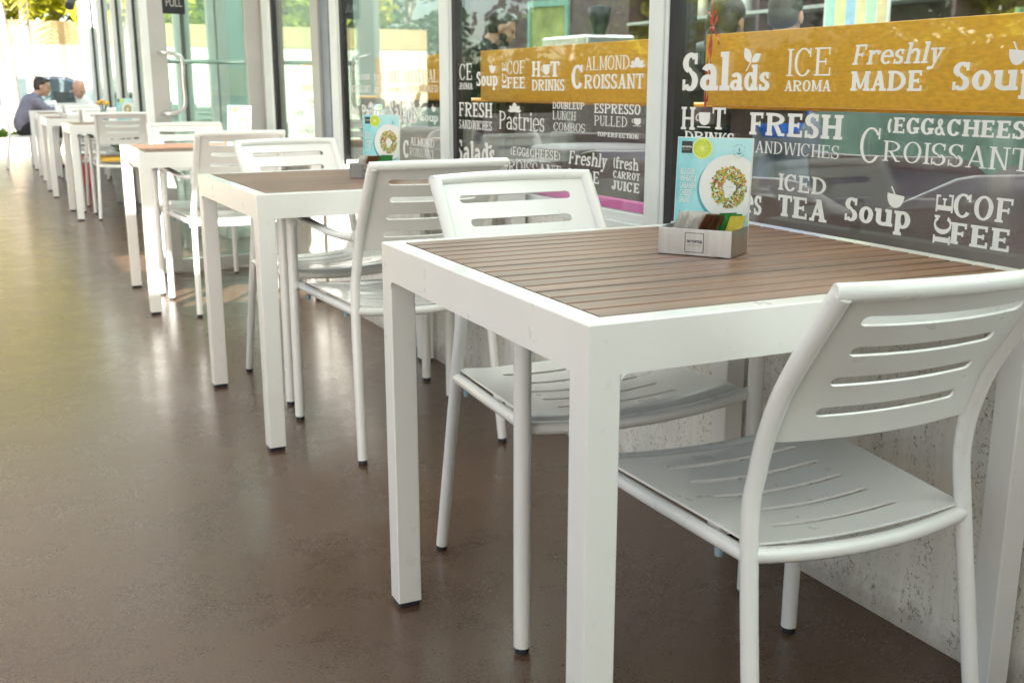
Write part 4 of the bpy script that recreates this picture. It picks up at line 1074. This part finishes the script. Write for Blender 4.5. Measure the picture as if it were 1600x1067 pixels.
MB().box(0, 0, 0, .45, .03, .5).box(0, 2.37, 0, .45, 2.4, .5).box(.40, .03, 0, .45, 2.37, .5).box(0, .03, .47, .4, 2.37, .5).box(0, .03, 0, .4, 2.37, .03).box(.02, .03, .24, .4, 2.37, .25).build('case', M['steel'], dc)
MB().box(-.006, .0, .03, -.001, 2.4, .47).build('pane', M['glass'], dc)
rng = random.Random(5)
for i in range(14):
    b = MB(); b.sphere((0, 0, 0), (.06, .045, .04), 10, 7)
    o = tag(b.build('pastry', mat('baked_crust', (.40, .20, .06), .6, .3, 30) if i == 0 else bpy.data.materials['baked_crust']), 'golden pastry on a shelf of the display case', 'pastry', 'pastries in the display case'); o.location = (4.28, .5+.3*(i % 7), 1.0445+(.072 if i < 7 else .291)); o.rotation_euler = (0, 0, rng.uniform(0, 3))
mb = thing('menu_board', 'pale menu board with coloured columns on the wall inside', 'menu board', (5.2, 5.0, 1.35), R(-63))
MB().box(-.24, 0, 0, .24, .03, .55).build('board', M['white'], mb); MB().box(-.04, .03, -.346-1.0, .04, .06, 0).build('post', M['jet'], mb)
for i, c in enumerate(((.45, .7, .6), (.75, .75, .35), (.4, .6, .75), (.8, .7, .4), (.55, .75, .55), (.75, .6, .35))): MB().box(-.225+.076*i, -.004, .06, -.160+.076*i, -.0005, .44).build('price_column', mat('column_print', c, .5), mb)
ma = thing('espresso_machine', 'steel espresso machine with a dark hopper on the counter inside', 'coffee machine', (4.1, 7.0, 1.0445))
bevel(MB().box(0, 0, .06, .5, .8, .42).build('body', M['steel'], ma), .02); MB().box(.05, .05, 0, .45, .75, .06).build('drip_tray', M['jet'], ma)
b = MB(); b.lathe([(.05, .42), (.09, .56), (.10, .66), (.0, .68)], (.25, .2, 0)); b.build('hopper', M['jet'], ma)
for y in (.2, .4, .6): MB().tube([(0, y, .22), (-.14, y, .21)], [.022, .014], 10).build('group_handle', M['jet'], ma)
pf = thing('wall_opening', 'pale green framed hatch in the wall inside, yellow green panel within', 'hatch', (5.4, 10.1, 1.05), R(-62)); pf.scale = (.5, 1, 1)
MB().box(-.55, 0, 0, -.48, .06, .95).box(.48, 0, 0, .55, .06, .95).box(-.48, 0, .88, .48, .06, .95).box(-.48, 0, 0, .48, .06, .07).build('frame', mat('mint_frame', (.20, .36, .30), .5), pf); MB().box(-.48, .03, .07, .48, .05, .88).build('panel', mat('yellow_green_panel', (.30, .33, .12), .6, .4, 2), pf); MB().box(-.55, .061, -1.046, .55, .10, .95).build('wall_piece', M['dark'], pf)
# dark joinery behind the counter, so that the room reads dark above it
bs_ = thing('back_shelving', 'dark shelving wall behind the service counter', 'shelving', (6.1, -2, .004))
MB().box(.35, 0, 0, .40, 17.2, 2.9).build('back_panel', M['dark'], bs_)
for z in (.9, 1.3, 1.7, 2.1): MB().box(0, 0, z, .35, 11.5, z+.03).build('shelf', M['jamb'], bs_)
for y in (0, 2.3, 4.6, 6.9, 9.2, 11.46): MB().box(.001, y, 0, .349, y+.04, 2.9).build('upright', M['dark'], bs_)
jar = []
cm = [mat('jar_'+n_, c, .25) for n_, c in (('green', (.25, .45, .30)), ('cream', (.75, .70, .55)), ('amber', (.5, .22, .04)), ('white', (.8, .8, .78)), ('red', (.55, .04, .04)))]
for i in range(44):
    k = i % 5; b = MB(); h = rng.uniform(.14, .27); r = rng.uniform(.04, .07); b.lathe([(0, 0), (r, 0), (r, h*.75), (r*.55, h*.88), (r*.55, h), (0, h)], n=14)
    o = b.build('jar', cm[k]); z = (.934, 1.334, 1.734)[i % 3]; o.location = (6.28, -1.5+.24*i+rng.uniform(-.05, .05), z)
    tag(o, ('green', 'cream', 'amber', 'white', 'red')[k]+' jar on the dark shelving inside', 'jar', ('green', 'cream', 'amber', 'white', 'red')[k]+' jars on the shelving')
tr_ = thing('serving_tray', 'red serving tray leaning on the bar inside, top right', 'tray', (3.3, 2.0, 1.15), R(-60))
st = thing('bar_island', 'pale green glass bar island inside, behind the two heads', 'counter', (3.15, .6, .004), R(-8))
MB().box(0, 0, 0, .35, 3.0, 1.13).build('front', mat('deep_green_panel', (.17, .235, .205), .3, .25, 4), st); bevel(MB().box(-.03, -.03, 1.131, .40, 3.03, 1.16).build('counter_top', mat('dark_green_stone', (.08, .14, .12), .25), st), .005)
tr_.location = (3.35, 1.55, 1.1675)
b = MB(); b.obox((0, 0, .09), (.26, 0, 0), (0, .012, .05), (0, -.02, .09)); b.build('tray_plate', M['red'], tr_)
pp = thing('potted_plant', 'leafy plant in a white pot on the bar island inside, top right corner', 'potted plant', (3.32, 1.25, 1.1645))
b = MB(); b.lathe([(0, 0), (.06, 0), (.085, .14), (.075, .14), (.07, .11), (0, .11)]); b.build('pot', M['white'], pp); b = MB(); leaf_cloud(b, rng, (0, 0, .30), .17, 150, .07); b.build('leaves', M['leaf_a'], pp); MB().tube([(0, 0, .10), (0, 0, .34)], .006, 6).build('stem', M['bark'], pp)
# ribbon hanging inside the right window
rb = thing('ribbon', 'red foil ribbon with a knot, hanging inside the window beside the word Salads', 'ribbon', (.985, 1.09, 0))
def strip(b, pts, wd):
    P = spline(pts, 5); vs = []
    for i, p in enumerate(P):
        a = i*.55; d = Vector((math.cos(a)*.5, math.sin(a), 0)).normalized()*wd; vs += [p-d, p+d]
    b.add(vs, [(2*i, 2*i+1, 2*i+3, 2*i+2) for i in range(len(P)-1)], True)
b = MB(); strip(b, [(0, 0, 2.7), (0, .003, 2.0), (0, -.002, 1.5), (0, 0, 1.165)], .0022); b.build('hanging_strand', M['ribbon'], rb)
b = MB(); b.sphere((0, 0, 1.163), .006, 8, 6); kn = b.build('knot', M['ribbon'], rb)
for pts in ([(0, 0, 1.165), (.006, .012, 1.19), (0, .014, 1.205), (-.003, .002, 1.18), (0, 0, 1.165)], [(0, 0, 1.165), (.004, -.012, 1.185), (0, -.010, 1.205), (0, 0, 1.165)]):
    b = MB(); strip(b, pts, .0028); b.build('loop', M['ribbon'], rb)
for pts in ([(0, 0, 1.165), (.004, .012, 1.12), (0, .016, 1.06), (.003, .020, 1.0), (0, .014, .96)], [(0, 0, 1.165), (-.003, -.004, 1.11), (.002, .004, 1.05), (0, .008, .99)], [(0, 0, 1.165), (.003, -.018, 1.145), (0, -.03, 1.125)]):
    b = MB(); strip(b, pts, .0032); b.build('tail', M['ribbon'], rb)

# ------------------------------------------------------------------ people
def remeshed(b, name, m, par, vox=.011, it=4):
    o = b.build(name, m, par); md = o.modifiers.new('r', 'REMESH'); md.mode = 'VOXEL'; md.voxel_size = vox; md.use_smooth_shade = True
    s_ = o.modifiers.new('s', 'SMOOTH'); s_.iterations = it; s_.factor = .5; bake(o)
    for p in o.data.polygons: p.use_smooth = True
    return o
def limb(b, pts, rs, n=12, sub=4):
    P = spline(pts, sub); k = len(P); N = len(rs)-1; rr = []
    for i in range(k):
        t = i/(k-1)*N; a = min(int(t), N-1); rr.append(rs[a]+(rs[a+1]-rs[a])*(t-a))
    b.tube(P, rr, n, True); b.sphere(P[0], rr[0]*.99, 12, 8); b.sphere(P[-1], rr[-1]*.99, 12, 8)
def hand(b, wrist, d, palm_n, curl=.5, side=1):
    d = Vector(d).normalized(); pn = Vector(palm_n); pn = (pn-d*pn.dot(d)).normalized(); x = d.cross(pn)*side
    w_ = Vector(wrist); b.obox(w_+d*.048, x*.036, d*.048, pn*.011)
    for i, (o, L) in enumerate(((-.027, .066), (-.009, .076), (.009, .072), (.027, .056))):
        p0 = w_+d*.09+x*o; dd = d; p = [p0]
        for s in (.45, .32, .23):
            dd = (dd+pn*curl*.7).normalized(); p.append(p[-1]+dd*L*s)
        b.tube(p, [.0088, .0085, .0078, .0065], 8); b.sphere(p[-1], .0066, 8, 6)
    p0 = w_+d*.025-x*.030; p = [p0, p0+(d*.55-x*.75+pn*.25).normalized()*.034, p0+(d*.55-x*.75+pn*.25).normalized()*.034+(d*.85-x*.2+pn*.4).normalized()*.034]
    b.tube(p, [.0115, .0098, .0075], 8); b.sphere(p[-1], .0076, 8, 6)
def person(label, loc, rz, J, shirt, trouser, skin, hairm, hair='short', long_sleeve=True, pitch=0, yaw=0, beard=False):
    t = thing('person', label, 'person', loc, rz); V3 = Vector
    H = V3(J['head']); RM = Matrix.Rotation(yaw, 3, 'Z') @ Matrix.Rotation(pitch, 3, 'Y'); h = lambda x, y, z: H+RM @ V3((x, y, z))
    b = MB()
    # head: cranium, face wedge, jaw, chin, brow, nose, lips, ears
    def ell(c, r): 
        o = MB(); o.sphere((0, 0, 0), r, 18, 12); b.add([h(*(V3(c)+V3(v))) for v in o.v], o.f, True)
    ell((-.012, 0, .030), (.098, .076, .092)); ell((.030, 0, -.020), (.062, .062, .088)); ell((.048, 0, -.078), (.038, .040, .034)); ell((.070, 0, -.088), (.020, .022, .018))
    ell((.078, 0, .026), (.016, .050, .013)); ell((.098, 0, -.022), (.017, .014, .014)); ell((.090, 0, 0), (.012, .009, .026)); ell((.086, 0, -.052), (.012, .024, .007)); ell((.083, 0, -.063), (.012, .021, .008))
    for s in (-1, 1): ell((-.002, s*.076, -.008), (.019, .009, .032)); ell((.062, s*.036, -.030), (.022, .018, .020))
    limb(b, [J['neck'], (V3(J['neck'])+H)/2+V3((-.012, 0, -.01)), h(-.02, 0, -.04)], [.058, .052, .052])
    limb(b, [J['hip'], J['waist'], J['chest'], J['neck']], [.115, .105, .115, .06])
    for s in ('l', 'r'):
        sh, el, ha = J['sh_'+s], J['el_'+s], J['ha_'+s]; limb(b, [J['chest'], sh], [.08, .052]); limb(b, [sh, el], [.046, .038]); limb(b, [el, ha], [.038, .025])
        hand(b, ha, J.get('hd_'+s, V3(ha)-V3(el)), J.get('pn', (0, 0, -1)), J.get('curl', .35), 1 if s == 'l' else -1)
        limb(b, [J['hip'], J['kn_'+s], J['an_'+s]], [.085, .058, .038]) if 0 else (limb(b, [J['th_'+s], J['kn_'+s]], [.078, .052], sub=3), limb(b, [J['kn_'+s], J['an_'+s]], [.050, .034], sub=3))
    body = remeshed(b, 'body', skin, t, .0075, 3)
    for s in (-1, 1):
        e = MB(); e.sphere(h(.083, s*.030, .006), .0085, 10, 8); e.build('eye', M['eye'], body)
    b = MB()
    limb(b, [V3(J['hip'])+V3((0, 0, .05)), J['waist'], J['chest']], [.145, .142, .150]); limb(b, [V3(J['chest']), V3(J['neck'])+V3((-.01, 0, -.02))], [.13, .070])
    for s in ('l', 'r'):
        sh, el, ha = map(V3, (J['sh_'+s], J['el_'+s], J['ha_'+s])); hs_ = V3(J['hip']).lerp(V3(J['th_'+s]), .9)
        limb(b, [V3(J['chest']), sh], [.115, .072]); limb(b, [V3(J['waist'])+V3((0, .06 if s == 'l' else -.06, 0)), V3(J['chest']).lerp(sh, .55)], [.10, .105])
        if long_sleeve: limb(b, [sh, el], [.070, .056]); limb(b, [el, el.lerp(ha, .97)], [.056, .040])
        else: limb(b, [sh, sh.lerp(el, .72)], [.072, .066])
    remeshed(b, 'shirt', shirt, t, .013, 5)
    b = MB(); limb(b, [V3(J['hip'])+V3((0, 0, .05)), V3(J['hip'])+V3((0, 0, -.01))], [.140, .120])
    for s in ('l', 'r'):
        th, kn, an = map(V3, (J['th_'+s], J['kn_'+s], J['an_'+s])); limb(b, [th, kn], [.108, .074], sub=4); limb(b, [kn, an], [.074, .056], sub=4)
        limb(b, [J['hip'], th], [.115, .105])
    remeshed(b, 'trousers', trouser, t, .013, 5)
    for s in ('l', 'r'):
        an = V3(J['an_'+s]); to = V3(J['to_'+s]); b = MB(); limb(b, [an+V3((-.02, 0, -.035)), an.lerp(to, .5)+V3((0, 0, -.012)), to], [.042, .042, .032]); remeshed(b, 'shoe', M['jet'], t, .009, 3)
    if hair:
        b = MB()
        def ellh(c, r):
            o = MB(); o.sphere((0, 0, 0), r, 18, 12); b.add([h(*(V3(c)+V3(v))) for v in o.v], o.f, True)
        if hair == 'short': ellh((-.022, 0, .046), (.096, .080, .084)); ellh((-.045, 0, .0), (.066, .074, .072)); ellh((.035, 0, .098), (.048, .058, .022))
        elif hair == 'long': ellh((-.018, 0, .042), (.104, .085, .090)); ellh((-.055, 0, -.02), (.068, .082, .10)); ellh((-.085, .0, -.12), (.05, .06, .12))
        elif hair == 'rim': ellh((-.06, 0, -.015), (.052, .079, .040))
        remeshed(b, 'hair', hairm, body, .008, 3)
    if beard:
        b = MB()
        for c, r in (((.050, 0, -.080), (.041, .043, .034)), ((.070, 0, -.092), (.022, .026, .018)), ((.03, .05, -.05), (.03, .016, .04)), ((.03, -.05, -.05), (.03, .016, .04))):
            o = MB(); o.sphere((0, 0, 0), r, 16, 10); b.add([h(*(V3(c)+V3(v))) for v in o.v], o.f, True)
        remeshed(b, 'beard', M['hair'], body, .007, 2)
    return t
SEAT = dict(hip=(0, 0, .545), waist=(.03, 0, .68), chest=(.12, 0, .84), neck=(.178, 0, .965), head=(.25, 0, 1.06), sh_l=(.135, .175, .885), sh_r=(.135, -.175, .885),
    el_l=(.30, .21, .755), el_r=(.30, -.21, .755), ha_l=(.50, .10, .775), ha_r=(.49, -.09, .775), th_l=(.06, .085, .53), th_r=(.06, -.085, .53), kn_l=(.43, .11, .545), kn_r=(.43, -.10, .545),
    an_l=(.20, .09, .10), an_r=(.27, -.07, .10), to_l=(.35, .10, .033), to_r=(.42, -.07, .033))
person('man in a slate grey shirt and black trousers, leaning on the farthest table', (-.03, 14.30, -.03), 0, SEAT, M['shirt_g'], M['black'], M['skin'], M['hair'], 'short', True, R(14), R(-6))
S2 = dict(SEAT); S2.update(head=(.28, 0, 1.02), ha_l=(.46, .08, .79), ha_r=(.46, -.08, .79), an_l=(.42, .1, .10), an_r=(.42, -.1, .10), to_l=(.57, .1, .033), to_r=(.57, -.1, .033))
person('bald man in a sunlit white shirt, head bowed, seated beyond the farthest table', (.56, 15.16, -.02), R(-55), S2, M['shirt_w'], M['shirt_g'], M['skin'], M['hair_g'], 'rim', True, R(30), 0)
STAND = dict(hip=(0, 0, .90), waist=(.03, 0, 1.02), chest=(.14, 0, 1.22), neck=(.215, 0, 1.335), head=(.30, 0, 1.43), sh_l=(.15, .18, 1.27), sh_r=(.15, -.18, 1.27), el_l=(.30, .24, 1.05), el_r=(.30, -.24, 1.05),
    ha_l=(.52, .12, 1.03), ha_r=(.52, -.12, 1.03), th_l=(0, .09, .86), th_r=(0, -.09, .86), kn_l=(.03, .10, .48), kn_r=(.03, -.10, .48), an_l=(-.02, .10, .095), an_r=(-.02, -.10, .095), to_l=(.13, .11, .036), to_r=(.13, -.11, .036))
person('bearded man in a black top inside, in profile, looking down over the bar', (2.52, 6.08, 0), R(-26), STAND, M['black'], M['shirt_g'], M['skin_b'], M['hair'], 'short', False, R(22), 0, True)
ST2 = dict(STAND); ST2.update(waist=(.0, 0, 1.0), chest=(.02, 0, 1.16), neck=(.04, 0, 1.27), head=(.065, 0, 1.375), sh_l=(.02, .17, 1.21), sh_r=(.02, -.17, 1.21), el_l=(.05, .22, .98), el_r=(.05, -.22, .98), ha_l=(.22, .14, .96), ha_r=(.22, -.14, .96), hip=(-.02, 0, .86))
person('person with long dark hair seen from behind inside, left of the one in blue', (2.58, 3.10, -.05), R(52), ST2, M['jet'], M['black'], M['skin_b'], M['hair'], 'long', True, R(8), R(-30))
person('person in a royal blue polo shirt with cropped grey hair, seen from behind inside', (2.78, 2.93, -.03), R(48), ST2, M['shirt_b'], M['shirt_g'], M['skin'], M['hair_g'], 'short', False, R(10), R(-15))

# ------------------------------------------------------------------ small things down the terrace
rb_ = thing('shopping_bag', 'red bag standing on the floor under the far tables', 'bag', (.36, 11.32, 0), R(8))
b = MB(); b.prism([(-.10, -.15), (.10, -.15), (.10, .15), (-.10, .15)], 0, .30); bevel(b.build('bag_body', M['red'], rb_), .012)
for y in (-.0, ): MB().tube(spline([(-.06, -.15, .28), (-.06, -.13, .40), (-.06, .13, .40), (-.06, .15, .28)], 5), .006, 6).build('handle', M['red'], rb_)
cu = MB(); cu.prism([(-.18, .12), (.18, .12), (.20, .44), (-.20, .44)], 0, .035); o = bevel(cu.build('cushion', M['yellow']), .015, 3); tag(o, 'flat yellow cushion on the seat of the armchair at the fourth table', 'cushion'); o.location = (.404, 7.848, .449); o.rotation_euler = (0, 0, R(-6.5))
po = thing('potted_plant', 'tall plant in a pale grey tub standing under the far tables by the door', 'potted plant', (.62, 9.30, 0))
b = MB(); b.lathe([(0, 0), (.13, 0), (.14, .01), (.19, .42), (.205, .43), (.205, .45), (.175, .45), (.17, .38), (0, .38)], n=32); b.build('tub', mat('pale_grey_tub', (.42, .45, .42), .6), po)
b = MB(); rr_ = random.Random(8)
for i in range(34):
    a = rr_.uniform(0, 6.28); L = rr_.uniform(.2, .42); u = rr_.uniform(.5, 1.35); d = Vector((math.cos(a)*math.cos(u), math.sin(a)*math.cos(u), math.sin(u))); s_ = Vector((-math.sin(a), math.cos(a), 0))*.03
    b.add([Vector((0, 0, .40)), Vector((0, 0, .40))+d*L*.5-s_, Vector((0, 0, .40))+d*L+Vector((0, 0, -.03)), Vector((0, 0, .40))+d*L*.5+s_], [(0, 1, 2, 3)])
b.build('leaves', M['leaf_b'], po); b = MB(); b.tube([(0, 0, .37), (.01, 0, .60)], .010, 6); b.build('stem', M['bark'], po)
vz = thing('flower_vase', 'small glass vase of yellow flowers on the fourth table', 'vase', (.33, 8.36, ZT))
b = MB(); b.lathe([(0, 0), (.03, 0), (.035, .03), (.025, .09), (.028, .10), (.022, .10), (.02, .05), (0, .02)], n=20); b.build('vase', M['clear'], vz)
b = MB()
for i in range(7): a = i*.9; b.tube([(0, 0, .05), (math.cos(a)*.03, math.sin(a)*.03, .15)], .003, 5)
b.build('stems', M['leaf_b'], vz)
for i in range(7): a = i*.9; b = MB(); b.sphere((math.cos(a)*.033, math.sin(a)*.033, .155+.01*(i % 3)), (.02, .02, .014), 10, 6); b.build('blossom', M['yellow'], vz)
cl = MB(); 
for i in range(3): cl.prism([(-.16+.004*i, -.12), (.16-.004*i, -.12), (.16, .12), (-.16, .12)], .012*i+.0002*i, .012*(i+1))
o = bevel(cl.build('folded_cloth', M['shirt_w']), .004, 3); tag(o, 'folded white cloth lying on the fifth table', 'cloth'); o.location = (.30, 10.15, ZT); o.rotation_euler = (0, 0, R(12))
lp = thing('laptop', 'dark open laptop on the farthest table before the bald man', 'laptop', (.60, 14.52, ZT), R(-55))
bevel(MB().box(-.11, -.16, 0, .11, .16, .016).build('base', M['jet'], lp), .004); b = MB(); b.obox((-.145, 0, .115), (.035, 0, -.108), (0, .16, 0), (.004, 0, .0013)); b.build('screen_lid', M['jet'], lp)
